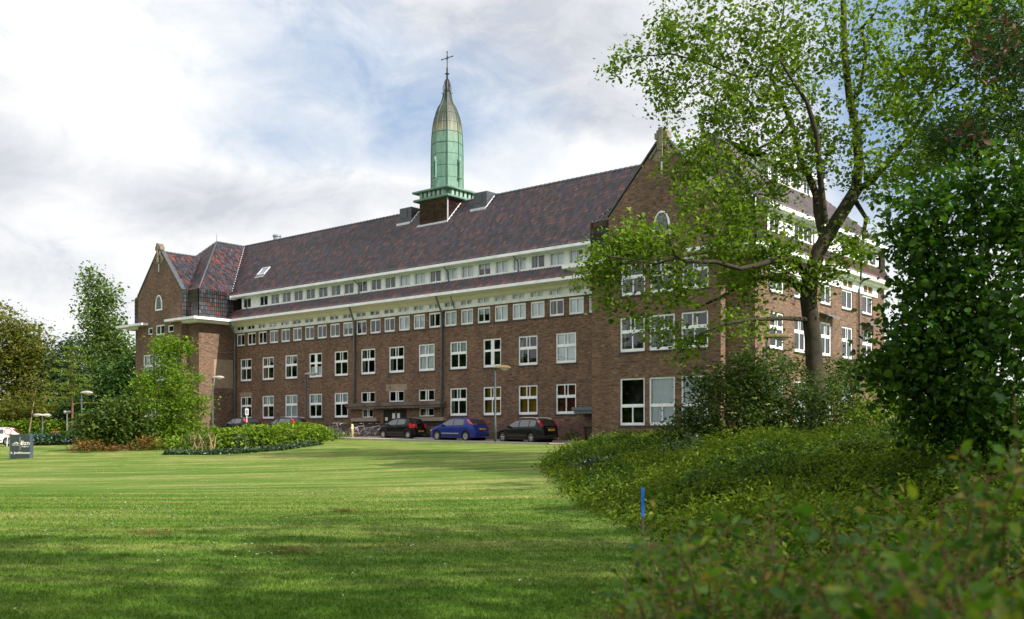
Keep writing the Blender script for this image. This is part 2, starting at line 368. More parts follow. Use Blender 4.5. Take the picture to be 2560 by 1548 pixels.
def window(kind, w, h, u, z, plane, face='front', curtain='sides', name='window', sill=True, inset=.045, hole=True):
    """a window is frame > pane, curtain, sill; equal windows share their meshes"""
    key = (kind, round(w, 3), round(h, 3), sill, inset)
    if key not in _wm:
        mb = MB()
        for x0, x1, z0, z1 in frame_bars(kind, w, h): mb.box(x0, x1, inset, inset + .07, z0, z1)
        p = MB().quad((.02, inset + .035, .02), (w - .02, inset + .035, .02), (w - .02, inset + .035, h - .02), (.02, inset + .035, h - .02))
        s = MB().box(-.06, w + .06, -.05, inset, -.085, -.003) if sill else None
        def mk(mb_, nm, m_):
            o = mb_.build(nm, M[m_]); me = o.data; bpy.data.objects.remove(o); return me
        _wm[key] = (mk(mb, 'window_frame', 'white'), mk(p, 'window_pane', 'glass'), mk(s, 'window_sill', 'sill') if s else None)
    fr, pa, si = _wm[key]
    loc = (u, plane, z + ZO) if face == 'front' else (plane, u, z + ZO)
    o = link(name, fr, B, loc, (0, 0, 0 if face == 'front' else R(90)))
    link('pane', pa, o)
    if si: link('sill', si, o)
    if curtain and curtain != 'none':
        ck = ('c', curtain, round(w, 3), round(h, 3))
        if ck not in _wm:
            mm = {'net': 'net', 'blind': 'blind', 'upper': 'blind', 'lower': 'net', 'ochre': 'room', 'red': 'roomred'}.get(curtain, 'curtain')
            t = curtain_mesh(curtain, w, h).build('curtain', M[mm]); _wm[ck] = t.data; bpy.data.objects.remove(t)
        link({'ochre': 'room_wall', 'red': 'room_wall', 'blind': 'blind'}.get(curtain, 'curtain'), _wm[ck], o)
    if hole: HOLES.setdefault((face, plane), []).append((u, u + w, z, z + h))
    return o
def wall(mb, face, plane, u0, u1, z0, z1, depth=.14, mi=0, inward=1):
    """a wall sheet with its openings cut and their reveals; inward is the sign of 'into the building'"""
    hs = [h for h in HOLES.get((face, plane), []) if h[0] < u1 and h[1] > u0 and h[2] < z1 and h[3] > z0]
    us = sorted({u0, u1, *[max(u0, min(u1, q)) for h in hs for q in h[:2]]}); zs = sorted({z0, z1, *[max(z0, min(z1, q)) for h in hs for q in h[2:]]})
    P = (lambda u, z, d=0: (u, plane + d * inward, z)) if face == 'front' else (lambda u, z, d=0: (plane + d * inward, u, z))
    for a, b in zip(us, us[1:]):
        for c, d in zip(zs, zs[1:]):
            if any(h[0] < (a + b) / 2 < h[1] and h[2] < (c + d) / 2 < h[3] for h in hs): continue
            mb.quad(P(a, c), P(b, c), P(b, d), P(a, d), mi)
    for a, b, c, d in hs:
        for (p, q), (r, t) in (((a, c), (b, c)), ((b, c), (b, d)), ((b, d), (a, d)), ((a, d), (a, c))):
            mb.quad(P(p, q), P(r, t), P(r, t, depth), P(p, q, depth), mi)
def tilefield(mb_name, m, o, ud, vd, u_of_v, vlen, cu=.25, cv=.36, amp=.055, lap=.035, parent=None, name=None, res=5, uoff=0.0, prof='pan'):
    """a field of real overlapping tiles on a sloping or upright plane; u_of_v gives the left and right limits at height v"""
    o, ud, vd = Vector(o), Vector(ud).normalized(), Vector(vd).normalized(); nn = ud.cross(vd).normalized()
    ua = min(u_of_v(0)[0], u_of_v(vlen)[0]); ub = max(u_of_v(0)[1], u_of_v(vlen)[1])
    nu = max(2, int(math.ceil((ub - ua) / cu * res))); us = np.linspace(ua, ub, nu + 1)
    rows = int(math.ceil(vlen / cv)); vs = []; hs = []; vt = []
    for r in range(rows):
        for k, q in ((0, 0.02), (1, .98)):
            v = min((r + q) * cv, vlen); vs.append(v); hs.append(lap * (1 - q)); vt.append((r + q) * cv)
    vs, hs, vt = np.array(vs), np.array(hs), np.array(vt); ph = (us + uoff) / cu * 2 * math.pi
    if prof == 'pan': wv = amp * (0.5 + 0.5 * np.sin(ph) + .22 * np.sin(2 * ph + .6))
    else: wv = amp * np.clip(2.2 * (0.5 + 0.5 * np.cos(ph)), 0, 1.0)
    lo = np.array([u_of_v(v)[0] for v in vs]); hi = np.array([u_of_v(v)[1] for v in vs])
    U = np.clip(us[None, :], lo[:, None], hi[:, None]); Vv = np.repeat(vs[:, None], nu + 1, 1); H = wv[None, :] + hs[:, None] + .004
    Pn = np.array(o)[None, None] + U[..., None] * np.array(ud) + Vv[..., None] * np.array(vd) + H[..., None] * np.array(nn)
    Pn[..., 2] += ZO; n = nu + 1; k = np.arange((len(vs) - 1) * nu); r, c = k // nu, k % nu; i = r * n + c
    F = np.stack([i, i + 1, i + n + 1, i + n], 1)
    keep = (U[r, c + 1] - U[r, c] > 1e-5) | (U[r + 1, c + 1] - U[r + 1, c] > 1e-5); F = F[keep]
    uv = np.stack([U + uoff + 500 * cu, np.repeat(vt[:, None], n, 1)], -1).reshape(-1, 2)
    return fastmesh(name or mb_name, Pn.reshape(-1, 3), F, M[m], parent or B, True, uv)

XL, XR = -31.7, 9.05            # ends of the long front between the wings
HW, HG, YM, YG = 5.15, 3.53, -3.5, -4.15
XCL, XCR = XL - HW, XR + HW
Z_G, Z_E, Z_R, Z_GR = 9.55, 12.2, 17.5, 15.85
GND = -1.6
# --- windows of the long front
st2 = ['left', 'none', 'none', 'left', 'none', 'left', 'none', 'none', 'left', 'upper', 'none', 'none', 'left', 'net', 'net', 'left', 'net', 'net', 'upper', 'net', 'net', 'net', 'left', 'net', 'net', 'net', 'net']
for i in range(26):
    x = -30.77 + 1.5687 * i
    if x > XR - .9: continue
    window('small', 1.16, 1.08, x - .58, 7.53, 0.0, curtain=st2[i], name='casement_window')
    window('transom', 1.06, .33, x - .53, 8.89, -.06, curtain='net' if i > 12 or i in (2, 3, 4) else 'none', name='transom_window', sill=False, inset=.04)
dstat = ['none', 'none', 'left', 'left', 'none', 'none', 'none', 'left', 'none', 'none', 'none', 'left', 'net', 'net', 'left', 'net', 'net', 'upper', 'net', 'net', 'left', 'net', 'net', 'net', 'upper', 'net']
dx_ = [-29.91] + [-27.54 + 1.5635 * k for k in range(24)]
for i, x in enumerate(dx_):
    if x > XR - .8: continue
    window('dormer', 1.12, .84, x - .56, 10.78, .05, curtain=dstat[i], name='dormer_window', sill=False, inset=.03)
s1 = ['left', 'sides', 'left', 'lower', 'none', 'sides', 'left', 'net', 'upper', 'none', 'left', 'net']
s0 = ['left', 'upper', 'blind', 'upper', 'upper', None, None, None, 'left', 'ochre', 'ochre', 'red']
for j in range(12):
    x0 = -30.81 + 3.1364 * j
    window('crosswide' if j in (3, 9) else 'cross', 1.61, 1.93, x0, 4.48, 0.0, curtain=s1[j])
    if s0[j]: window('cross', 1.61, 1.93, x0, 1.23, 0.0, curtain=s0[j])
    else: window('pair', 1.6, .80, x0, 2.34, 0.0, curtain='none', sill=False)
window('pair', 1.25, .66, -15.0, 1.2, 0.0, curtain='left'); window('pair', 1.5, .60, -8.8, 1.22, 0.0, curtain='none')
HOLES[('front', 0.0)].append((-12.6, -10.1, -.05, 1.78)); HOLES[('front', 0.0)].append((5.95, 6.85, -.6, .42))
mb = MB(); wall(mb, 'front', 0.0, XL, XR, GND, 8.69)
mb.box(XL - .3, XR + .3, 9.24, 9.26, GND, 9.5)
part(mb, 'wall', 'brick')
mb = MB(); wall(mb, 'front', -.06, XL + .002, XR - .002, 8.69, 9.50, depth=.10)
mb.quad((XL, -.06, 8.69), (XR, -.06, 8.69), (XR, 0, 8.69), (XL, 0, 8.69))
for k in range(1, 4): mb.box(XL, XR, -.075, -.0602, 8.69 + .003 * k, 8.70 + .003 * k)
mb.box(XL, XR, -.11, -.061, 8.69, 8.76)
part(mb, 'white_frieze', 'white')
mb = MB()
for k in range(4): mb.box(XL + .02, XR, -.068, -.0595, 8.80 + .02, 8.815 + .02)
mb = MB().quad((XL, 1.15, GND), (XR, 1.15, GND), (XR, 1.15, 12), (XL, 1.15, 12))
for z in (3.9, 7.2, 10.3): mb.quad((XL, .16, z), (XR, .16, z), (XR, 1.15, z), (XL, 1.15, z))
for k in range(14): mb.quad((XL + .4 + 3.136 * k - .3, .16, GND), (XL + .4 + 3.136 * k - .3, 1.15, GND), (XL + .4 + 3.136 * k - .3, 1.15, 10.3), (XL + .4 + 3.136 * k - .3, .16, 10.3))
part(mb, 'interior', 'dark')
# darker brick course at the foot and stretcher lintels
for a, b, t in ((XL + .1, -16.2, .72), (-4.9, 5.9, .62)): part(MB().box(a, b, -.03, -.003, GND, t), 'plinth', 'plinth')
part(MB().box(-12.3, -10.05, -.012, -.004, 3.15, 3.62), 'brick_panel', 'beige'); part(MB().box(-30.9, -29.15, -.012, -.004, 3.19, 3.52), 'brick_panel', 'beige')
# --- eaves of the long front
mb = MB(); mb.quad((XL - .02, -1.28, 9.535), (XR, -1.28, 9.535), (XR, 0.0, 9.49), (XL - .02, 0.0, 9.49)); mb.quad((XL, -.35, 9.30), (XR, -.35, 9.30), (XR, -.06, 9.20), (XL, -.06, 9.20))
mb.quad((XL, -.35, 9.30), (XR, -.35, 9.30), (XR, -.35, 9.52), (XL, -.35, 9.52)); part(mb, 'soffit', 'cream')
mb = MB(); mb.box(XL + 1.25, XR + .3, -1.33, -1.13, 9.54, 9.735); part(mb, 'eaves_gutter', 'white')
tilefield('eaves_tiles', 'tiledark', (0, -1.16, 9.72), (1, 0, 0), (0, 1.16, .95), lambda v: (XL + .0, XR + .1), 1.48)
mb = MB(); wall(mb, 'front', .05, XL + 1.02, XR, 10.62, 11.72, depth=.06); mb.quad((XL + 1.02, .05, 10.62), (XL + 1.02, 1.0, 10.62), (XL + 1.02, 1.0, 11.72), (XL + 1.02, .05, 11.72))
for x in dx_[1:]: mb.box(x - .60, x - .585, .035, .0505, 10.72, 11.66); mb.box(x + .585, x + .60, .035, .0505, 10.72, 11.66)
mb.box(XL + 1.02, XR, .0, .049, 10.64, 10.72); part(mb, 'dormer_wall', 'white')
mb = MB(); mb.box(XL + .35, XR + .1, -.58, .08, 11.68, 11.73); mb.box(XL + .35, XR + .1, -.66, -.5, 11.69, 11.88); mb.box(XL + .33, XL + .35, -.7, -.0, 11.55, 11.88)
part(mb, 'roof_gutter', 'white')
# --- main roof
RS = 5.18 / 5.62
def yroof(z): return -.55 + (z - 11.88) * RS
def vz(v): return 11.88 + v * 5.62 / 7.643
tilefield('main_roof', 'tile', (0, -.55, 11.88), (1, 0, 0), (0, 5.18, 5.62), lambda v: (XL - max(0, vz(v) - Z_E) * .972 + .0, XR + max(0, vz(v) - Z_E) * .972), 7.643, name='roof')
tilefield('back_roof', 'tile', (0, 9.81, 11.88), (-1, 0, 0), (0, -5.18, 5.62), lambda v: (-XR, -XL), 7.643, name='rear_roof', res=2)
mb = MB(); mb.tube([(XCL, 4.63, Z_R + .03), (XCR, 4.63, Z_R + .03)], .11, 8)
for k in range(int((XCR - XCL) / .4)): mb.tube([(XCL + k * .4, 4.63, Z_R + .03), (XCL + k * .4 + .07, 4.63, Z_R + .03)], .135, 8)
part(mb, 'ridge_tiles', 'slate', True)

# --- the two wings
def wing(xc, right):
    """a wing with a stepped brick gable, hipped roof and hung tiles; right=True is the end nearer the viewer"""
    inner = 1 if not right else -1                    # side that meets the long front
    L, Rr = xc - HW, xc + HW; yb = 14.8
    # windows
    if right:
        for k, u in enumerate((11.45, 13.36, 15.37)):
            window('cross', 1.62, 1.93, u, 4.53, YG, curtain=('left', 'sides', 'left')[k]); window('tall', 1.62, 2.62, u, .44, YG, curtain=('none', 'net', 'net')[k], name='tall_window')
            window('cross', 1.6, 1.75, u + .05, 7.66, YG, curtain='left')
    else:
        for k, u in enumerate((-39.5, -37.6, -35.7)):
            window('cross', 1.62, 2.4, u, 4.55, YG, curtain='net'); window('tall', 1.62, 2.5, u, .5, YG, curtain='net', name='tall_window')
        window('plain', .75, .62, -38.70, 8.70, YG, curtain='left', name='square_window'); window('small', 1.4, .90, -37.40, 8.56, YG, curtain='left', name='casement_window'); window('plain', .92, .62, -35.45, 8.70, YG, curtain='none', name='square_window')
    if right:
        for k, (ya, yb_) in enumerate(((-1.81, -.16), (1.2, 2.6), (4.67, 6.2), (7.81, 9.45), (11.05, 12.74))):
            window('small', yb_ - ya, 1.2, ya, 7.5, Rr, 'east', curtain=('blind', 'left', 'none', 'left', 'left')[k], name='casement_window')
            window('transom', yb_ - ya - .1, .5, ya + .05, 8.82, Rr + .06, 'east', curtain='none', name='transom_window', sill=False, inset=.04)
            window('cross', yb_ - ya, 1.95, ya, 4.5, Rr, 'east', curtain=('left', 'left', 'left', 'sides', 'sides')[k])
            if k < 4: window('tall', yb_ - ya, 2.3, ya, .6, Rr, 'east', curtain='net', name='tall_window')
            window('dormer', 1.15, .95, ya + .1, 10.76, Rr - .05, 'east', curtain='left', name='dormer_window', sill=False, inset=.03)
            if k in (1, 3, 4): window('dormer', 1.15, .95, ya + 1.32, 10.76, Rr - .05, 'east', curtain='none', name='dormer_window', sill=False, inset=.03)
        for q in range(4): window('dormer', .95, .75, 3.4 + q * 1.5, 14.82, 16.9, 'east', curtain='left', name='attic_window', sill=False, inset=.03)
    mb = MB()
    wall(mb, 'front', YG, xc - HG, xc + HG, GND, Z_E)
    mb.poly([(xc - HG, YG, Z_E), (xc + HG, YG, Z_E), (xc + .25, YG, Z_GR - .05), (xc - .25, YG, Z_GR - .05)])
    for sx in (-1, 1):
        mb.quad((xc + sx * HG, YG, GND), (xc + sx * HG, YM, GND), (xc + sx * HG, YM, Z_G + .1), (xc + sx * HG, YG, Z_G + .1))
        a, b = sorted((xc + sx * HG, xc + sx * HW)); wall(mb, 'front', YM, a, b, GND, Z_G)
        x = xc + sx * HW
        wall(mb, 'east', x, YM, yb, GND, Z_G, inward=-sx)
    mb.quad((L, yb, GND), (Rr, yb, GND), (Rr, yb, Z_E), (L, yb, Z_E))
    # back face of the gable
    mb.poly([(xc - HG, YG + .35, Z_E - 2.6), (xc + HG, YG + .35, Z_E - 2.6), (xc + HG, YG + .35, Z_E), (xc + .25, YG + .35, Z_GR - .05), (xc - .25, YG + .35, Z_GR - .05), (xc - HG, YG + .35, Z_E)])
    part(mb, 'wing_wall', 'brick')
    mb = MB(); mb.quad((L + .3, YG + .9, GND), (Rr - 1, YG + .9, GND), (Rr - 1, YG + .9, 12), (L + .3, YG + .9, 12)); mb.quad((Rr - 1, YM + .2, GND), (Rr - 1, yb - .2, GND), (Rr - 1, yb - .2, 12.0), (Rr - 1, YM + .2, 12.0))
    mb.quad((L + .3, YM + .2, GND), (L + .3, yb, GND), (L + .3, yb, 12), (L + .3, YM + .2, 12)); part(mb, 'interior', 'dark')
    # coping, gable stone with a cross, pointed window
    mb = MB()
    for sx in (-1, 1):
        a = Vector((xc + sx * (HG + .05), 0, Z_E + .02)); b = Vector((xc + sx * .3, 0, Z_GR + .02)); up = Vector((sx * .72, 0, .70)) * .085
        mb.prism([(a.x, YG - .05, a.z), (b.x, YG - .05, b.z), (b.x + up.x, YG - .05, b.z + up.z), (a.x + up.x, YG - .05, a.z + up.z)], (0, .42, 0))
    part(mb, 'coping', 'slate')
    mb = MB()
    mb.box(xc - .28, xc + .28, YG - .12, YG + .26, 15.45, 15.98); mb.box(xc - .40, xc + .40, YG - .16, YG + .28, 15.98, 16.30); mb.box(xc - .28, xc + .28, YG - .16, YG + .28, 16.30, 16.44); mb.box(xc - .13, xc + .13, YG - .22, YG - .16, 14.9, 16.56)
    mb.box(xc - .15, xc + .15, YG - .16, YG + .28, 16.44, 16.54)
    mb.prism([(xc - .72, YG - .10, 14.95), (xc - .30, YG - .10, 15.45), (xc - .36, YG - .1, 15.5), (xc - .36, YG - .1, 15.62), (xc - .45, YG - .1, 15.42), (xc - .80, YG - .1, 15.06)], (0, .14, 0))
    mb.prism([(xc + .72, YG - .10, 14.95), (xc + .80, YG - .1, 15.06), (xc + .45, YG - .1, 15.42), (xc + .36, YG - .1, 15.62), (xc + .36, YG - .1, 15.5), (xc + .30, YG - .10, 15.45)], (0, .14, 0))
    mb.poly([(xc - .72, YG - .02, 14.95), (xc - .18, YG - .02, 14.75), (xc, YG - .02, 14.45), (xc + .18, YG - .02, 14.75), (xc + .72, YG - .02, 14.95), (xc + .3, YG - .02, 15.5), (xc - .3, YG - .02, 15.5)])
    gs = part(mb, 'gable_stone', 'stone')
    mb = MB(); mb.box(xc - .05, xc + .05, YG - .06, YG - .012, 14.1, 14.74); part(mb, 'lead_tail', 'lead')
    # pointed window, ring and leaded light
    zb, zt, hw_ = 10.72, 12.08, .53
    def arch(s, t=0): return [(xc - .02 + s * hw_ * q, 0, z) for q, z in ((-1, zb + t), (1, zb + t), (1.02, zb + .45), (.92, zb + .80), (.68, zb + 1.1), (.36, zb + 1.3 - t * .5), (0, zt - t), (-.36, zb + 1.3 - t * .5), (-.68, zb + 1.1), (-.92, zb + .80), (-1.02, zb + .45))]
    o_, i_ = arch(1), arch(.80, .12); mb = MB(); n = len(o_)
    for k in range(n):
        a, b, c, d = o_[k], o_[(k + 1) % n], i_[(k + 1) % n], i_[k]
        y0, y1 = YG - .06, YG + .02
        mb.quad((a[0], y0, a[2]), (b[0], y0, b[2]), (c[0], y0, c[2]), (d[0], y0, d[2])); mb.quad((a[0], y0, a[2]), (b[0], y0, b[2]), (b[0], y1, b[2]), (a[0], y1, a[2])); mb.quad((d[0], y0, d[2]), (c[0], y0, c[2]), (c[0], y1, c[2]), (d[0], y1, d[2]))
    pw = part(mb, 'pointed_window', 'white')
    mb = MB().poly([(p[0], YG - .012, p[2]) for p in i_]); part(mb, 'leaded_light', 'leaded', parent=pw)
    # hung tiles round the attic storey
    H = Z_E - 9.72
    for sx in (-1, 1):
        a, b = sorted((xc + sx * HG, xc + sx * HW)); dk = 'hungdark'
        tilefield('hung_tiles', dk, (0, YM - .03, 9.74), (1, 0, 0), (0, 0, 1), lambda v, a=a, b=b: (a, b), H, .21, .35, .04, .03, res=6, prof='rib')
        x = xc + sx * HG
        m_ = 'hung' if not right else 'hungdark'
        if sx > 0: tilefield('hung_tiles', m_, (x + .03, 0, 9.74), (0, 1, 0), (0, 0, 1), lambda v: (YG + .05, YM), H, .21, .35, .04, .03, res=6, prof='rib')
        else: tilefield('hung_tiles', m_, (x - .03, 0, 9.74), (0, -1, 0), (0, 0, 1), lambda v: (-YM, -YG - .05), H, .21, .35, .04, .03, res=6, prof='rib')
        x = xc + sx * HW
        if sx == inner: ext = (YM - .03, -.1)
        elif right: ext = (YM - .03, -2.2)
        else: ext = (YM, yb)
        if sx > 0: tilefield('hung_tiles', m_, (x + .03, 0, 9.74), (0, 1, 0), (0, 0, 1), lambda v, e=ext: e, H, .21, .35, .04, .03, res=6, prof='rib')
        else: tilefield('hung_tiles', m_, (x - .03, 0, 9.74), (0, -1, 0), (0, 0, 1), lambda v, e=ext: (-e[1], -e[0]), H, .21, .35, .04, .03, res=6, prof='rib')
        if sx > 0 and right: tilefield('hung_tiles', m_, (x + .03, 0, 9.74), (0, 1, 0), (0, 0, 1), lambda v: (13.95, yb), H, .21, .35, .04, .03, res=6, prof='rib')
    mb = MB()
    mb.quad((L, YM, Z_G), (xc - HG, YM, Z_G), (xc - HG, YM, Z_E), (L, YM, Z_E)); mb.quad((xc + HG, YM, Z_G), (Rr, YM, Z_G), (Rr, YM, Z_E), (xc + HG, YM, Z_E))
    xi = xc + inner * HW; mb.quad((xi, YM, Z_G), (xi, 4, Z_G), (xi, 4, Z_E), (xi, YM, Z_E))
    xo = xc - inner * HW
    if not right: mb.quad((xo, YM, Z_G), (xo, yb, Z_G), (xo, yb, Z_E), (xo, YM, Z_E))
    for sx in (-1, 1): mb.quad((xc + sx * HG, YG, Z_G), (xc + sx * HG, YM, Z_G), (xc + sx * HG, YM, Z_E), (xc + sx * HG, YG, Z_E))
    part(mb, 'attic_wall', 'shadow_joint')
    # gutters that fold round the corners, with flat soffits
    mb = MB()
    for sx in (-1, 1):
        o = 1.25 if not (right and sx > 0) else .62
        a, b = sorted((xc + sx * (HG - 1.7), xc + sx * (HG + .55))); mb.box(a, b, YG - .62, YG - .001, 9.55, 9.74)
        a, b = sorted((xc + sx * (HG + .55), xc + sx * (HW + o))); mb.box(a, b, YM - 1.25, YM - .0, 9.53, 9.735)
        a, b = sorted((xc + sx * HW, xc + sx * (HW + o))); mb.box(a, b, YM, -1.13 if sx == inner else (yb if not right else yb + .4), 9.53, 9.735)
        a, b = sorted((xc + sx * (HG + .1), xc + sx * (HW + o * .5))); mb.box(a, b, YM - .6, YM, 9.36, 9.53)
        a, b = sorted((xc + sx * HW, xc + sx * (HW + o * .5))); mb.box(a, b, YM, -.35 if sx == inner else yb, 9.36, 9.53)
    part(mb, 'wing_gutter', 'white')
    # hipped roof
    S = math.hypot(HW, Z_R - Z_E); k = HW / (Z_R - Z_E)
    zv = lambda v: Z_E + v / S * (Z_R - Z_E); ta = lambda v: v / S * 5.1
    mt = 'tilered' if not right else 'tile'
    def valley(v): return yroof(zv(v))
    yri = lambda v: max(yroof(zv(v)), YM + ta(v))
    for sx in (-1, 1):
        meets = sx == inner
        hi = (lambda v: min(yb - ta(v), yri(v))) if meets else (lambda v: yb - ta(v))
        if sx > 0: tilefield('wing_roof', mt, (Rr, 0, Z_E), (0, 1, 0), (-HW, 0, Z_R - Z_E), lambda v, hi=hi: (YM + ta(v), hi(v)), S)
        else: tilefield('wing_roof', mt, (L, 0, Z_E), (0, -1, 0), (HW, 0, Z_R - Z_E), lambda v, hi=hi: (-hi(v), -YM - ta(v)), S)
    tilefield('wing_hip', 'tile', (xc, YM, Z_E), (1, 0, 0), (0, 5.1, Z_R - Z_E), lambda v: (-HW + v / S * HW, HW - v / S * HW), S, name='hip_roof')
    tilefield('wing_hip', 'tile', (xc, yb, Z_E), (-1, 0, 0), (0, -5.1, Z_R - Z_E), lambda v: (-HW + v / S * HW, HW - v / S * HW), S, name='hip_roof', res=2)
    SG = math.hypot(HG, Z_GR - Z_E); zg = lambda v: Z_E + v / SG * (Z_GR - Z_E)
    for sx in (-1, 1):
        lim = lambda v: (YG + .3, YM + (zg(v) - Z_E) * .9623)
        if sx > 0: tilefield('gable_roof', mt, (xc + HG, 0, Z_E), (0, 1, 0), (-HG, 0, Z_GR - Z_E), lim, SG)
        else: tilefield('gable_roof', mt, (xc - HG, 0, Z_E), (0, -1, 0), (HG, 0, Z_GR - Z_E), lambda v: (-lim(v)[1], -lim(v)[0]), SG)
    mb = MB()
    def hipline(a, b, r=.085):
        a, b = Vector(a), Vector(b); mb.tube([a, b], r, 8); n = int((b - a).length / .36)
        for q in range(n): mb.tube([a + (b - a) * (q / n), a + (b - a) * ((q + .18) / n)], r * 1.25, 8)
    for sx in (-1, 1):
        hipline((xc + sx * HW, YM, Z_E + .03), (xc, YM + 5.1, Z_R + .04)); hipline((xc + sx * HW, yb, Z_E + .03), (xc, yb - 5.1, Z_R + .04))
    hipline((xc, YM + 5.1, Z_R + .04), (xc, yb - 5.1, Z_R + .04)); hipline((xc, YG + .3, Z_GR + .04), (xc, YM + 3.5, Z_GR + .04))
    part(mb, 'hip_tiles', 'slate', True)
    mb = MB(); xi = xc + inner * HW
    mb.tube([(xi, yroof(Z_E), Z_E + .03), (xc, 4.63, Z_R + .05)], .05, 6); part(mb, 'valley', 'lead')
    mb = MB(); mb.tube([(xc, YM + 5.1, Z_R), (xc, YM + 5.1, Z_R + .7)], .018, 5); part(mb, 'lightning_rod', 'iron')
    if right:
        X = Rr
        mb = MB(); wall(mb, 'east', X + .06, -2.6, 13.5, 8.70, 9.52, depth=.1, inward=-1); mb.quad((X + .06, -2.6, 8.7), (X + .06, 13.5, 8.7), (X, 13.5, 8.7), (X, -2.6, 8.7)); part(mb, 'white_frieze', 'white')
        tilefield('eaves_tiles', 'tiledark', (X + .5, 0, 9.72), (0, 1, 0), (-.55, 0, .95), lambda v: (-2.2, yb), 1.09)
        mb = MB(); wall(mb, 'east', X - .05, -2.2, 13.95, 10.6, 11.78, depth=.06, inward=-1)
        for y in (-2.2, 13.95): mb.quad((X - .05, y, 10.6), (X - 1.5, y, 10.6), (X - 1.5, y, 11.78), (X - .05, y, 11.78))
        part(mb, 'dormer_wall', 'white')
        mb = MB(); mb.box(X - .3, X + .42, -2.7, yb, 11.8, 11.86); mb.box(X + .3, X + .46, -2.7, yb, 11.82, 12.04); mb.box(X - .3, X + .45, -2.75, -2.55, 11.82, 12.04); part(mb, 'roof_gutter', 'white')
        # attic dormer higher on the roof
        mb = MB(); wall(mb, 'east', 16.9, 3.0, 9.6, 14.45, 15.75, depth=.06, inward=-1); mb.quad((16.9, 3.0, 14.4), (14.9, 3.0, 16.6), (14.9, 3.0, 16.6), (16.9, 3.0, 15.75)); mb.poly([(16.9, 9.6, 14.4), (16.9, 9.6, 15.75), (14.9, 9.6, 16.6)]); part(mb, 'attic_dormer', 'white')
        mb = MB(); mb.box(16.4, 17.4, 2.5, 10.1, 15.75, 15.98); part(mb, 'attic_gutter', 'white')
        tilefield('attic_roof', 'tile', (17.2, 0, 15.98), (0, 1, 0), (-2.9, 0, 1.45), lambda v: (2.6, 10.0), 3.25)
        mb = MB(); mb.poly([(16.9, 3.02, 14.5), (16.9, 3.02, 15.75), (15.2, 3.02, 16.4)]); part(mb, 'dormer_cheek', 'slate')
        mb = MB()
        for ya, yb_ in ((4.5, 6.45), (10.95, 12.95)):
            mb.prism([(X + .01, ya, 6.9), (X + .55, ya, 6.72), (X + .55, ya, 6.78), (X + .01, ya, 6.97)], (0, yb_ - ya, 0))
            for y in (ya + .05, yb_ - .05): mb.tube([(X + .03, y, 5.6), (X + .5, y, 6.72)], .015, 4)
        part(mb, 'sunblind', 'pipe')
        mb = MB(); mb.box(X + .01, X + 1.1, 7.6, yb, 4.2, 4.40); part(mb, 'ledge', 'concrete')
        mb = MB()
        for y in (3.4, 10.2): mb.tube([(X + .5, y, 9.55), (X + .2, y, 9.25), (X + .13, y, 8.9), (X + .13, y, GND)], .06, 8); mb.tube([(X + .38, y, 11.8), (X + .15, y, 11.5), (X + .15, y, 10.3)], .045, 8)
        part(mb, 'downpipe', 'pipe', True)
wing(XCL, False); wing(XCR, True)
# --- spire on the ridge
sp = empty('spire', (0, 0, 0)); sp.parent = B
CX, CY = -10.46, 4.63
tilefield('spire_base', 'spiretile', (CX, CY - 1.48, 15.75), (1, 0, 0), (0, 0, 1), lambda v: (-1.48, 1.48), 2.1, .28, .13, .01, .03, parent=sp, name='base', prof='rib')
tilefield('spire_base', 'spiretile', (CX + 1.48, CY, 15.6), (0, 1, 0), (0, 0, 1), lambda v: (-1.48, 1.48), 2.1, .28, .13, .01, .03, parent=sp, name='base', prof='rib')
mb = MB(); mb.box(CX - 1.46, CX + 1.46, CY - 1.46, CY + 1.46, 14.8, 17.69); part(mb, 'base', 'spiretile', parent=sp)
mb = MB(); mb.box(CX + 1.46, CX + 1.53, CY - 1.53, CY - 1.46, 15.6, 17.68); z0 = 11.88 + (CY - 1.5 + .55) / RS
mb.box(CX - 1.62, CX + 1.6, CY - 1.66, CY - 1.5, z0 - .12, z0 + .04); mb.tube([(CX + 1.54, CY - 1.6, z0 - .05), (CX + 1.54, CY, Z_R + .06)], .06, 4); mb.tube([(CX - 1.54, CY - 1.6, z0 - .05), (CX - 1.54, CY, Z_R + .06)], .06, 4)
part(mb, 'flashing', 'lead', parent=sp)
mb = MB(); mb.bevbox(CX - 1.86, CX + 1.86, CY - 1.86, CY + 1.86, 17.69, 17.86, .03); mb.bevbox(CX - 1.92, CX + 1.92, CY - 1.92, CY + 1.92, 18.32, 18.48, .03)
mb.box(CX - 1.0, CX + 1.0, CY - 1.0, CY + 1.0, 17.86, 18.32); mb.box(CX - 1.42, CX + 1.42, CY - 1.42, CY + 1.42, 18.48, 18.60)
for sx in (-1, 1):
    for sy in (-1, 1): mb.tube([(CX + sx * 1.3, CY + sy * 1.3, 17.86), (CX + sx * 1.3, CY + sy * 1.3, 18.32)], .09, 8)
part(mb, 'cornice', 'verdi', parent=sp)
mb = MB()
for q in range(6):
    t = -1.15 + q * .46
    for sg in (-1, 1):
        mb.bevbox(CX + t - .13, CX + t + .13, CY + sg * 1.52 - .2, CY + sg * 1.52 + .2, 17.87, 18.31, .015); mb.bevbox(CX + sg * 1.52 - .2, CX + sg * 1.52 + .2, CY + t - .13, CY + t + .13, 17.87, 18.31, .015)
part(mb, 'dentil_blocks', 'verdilight', parent=sp)
prof = [(1.23, 18.58), (1.22, 19.6), (1.22, 20.6), (1.215, 21.4), (1.19, 22.3), (1.16, 22.9), (1.08, 23.65), (.97, 24.2), (.84, 24.65), (.68, 25.05), (.5, 25.32), (.42, 25.5), (.34, 25.78), (.29, 26.2)]
mb = MB(); mb.lathe(prof, 8, (CX, CY))
part(mb, 'copper_shaft', 'copper', parent=sp)
mb = MB()
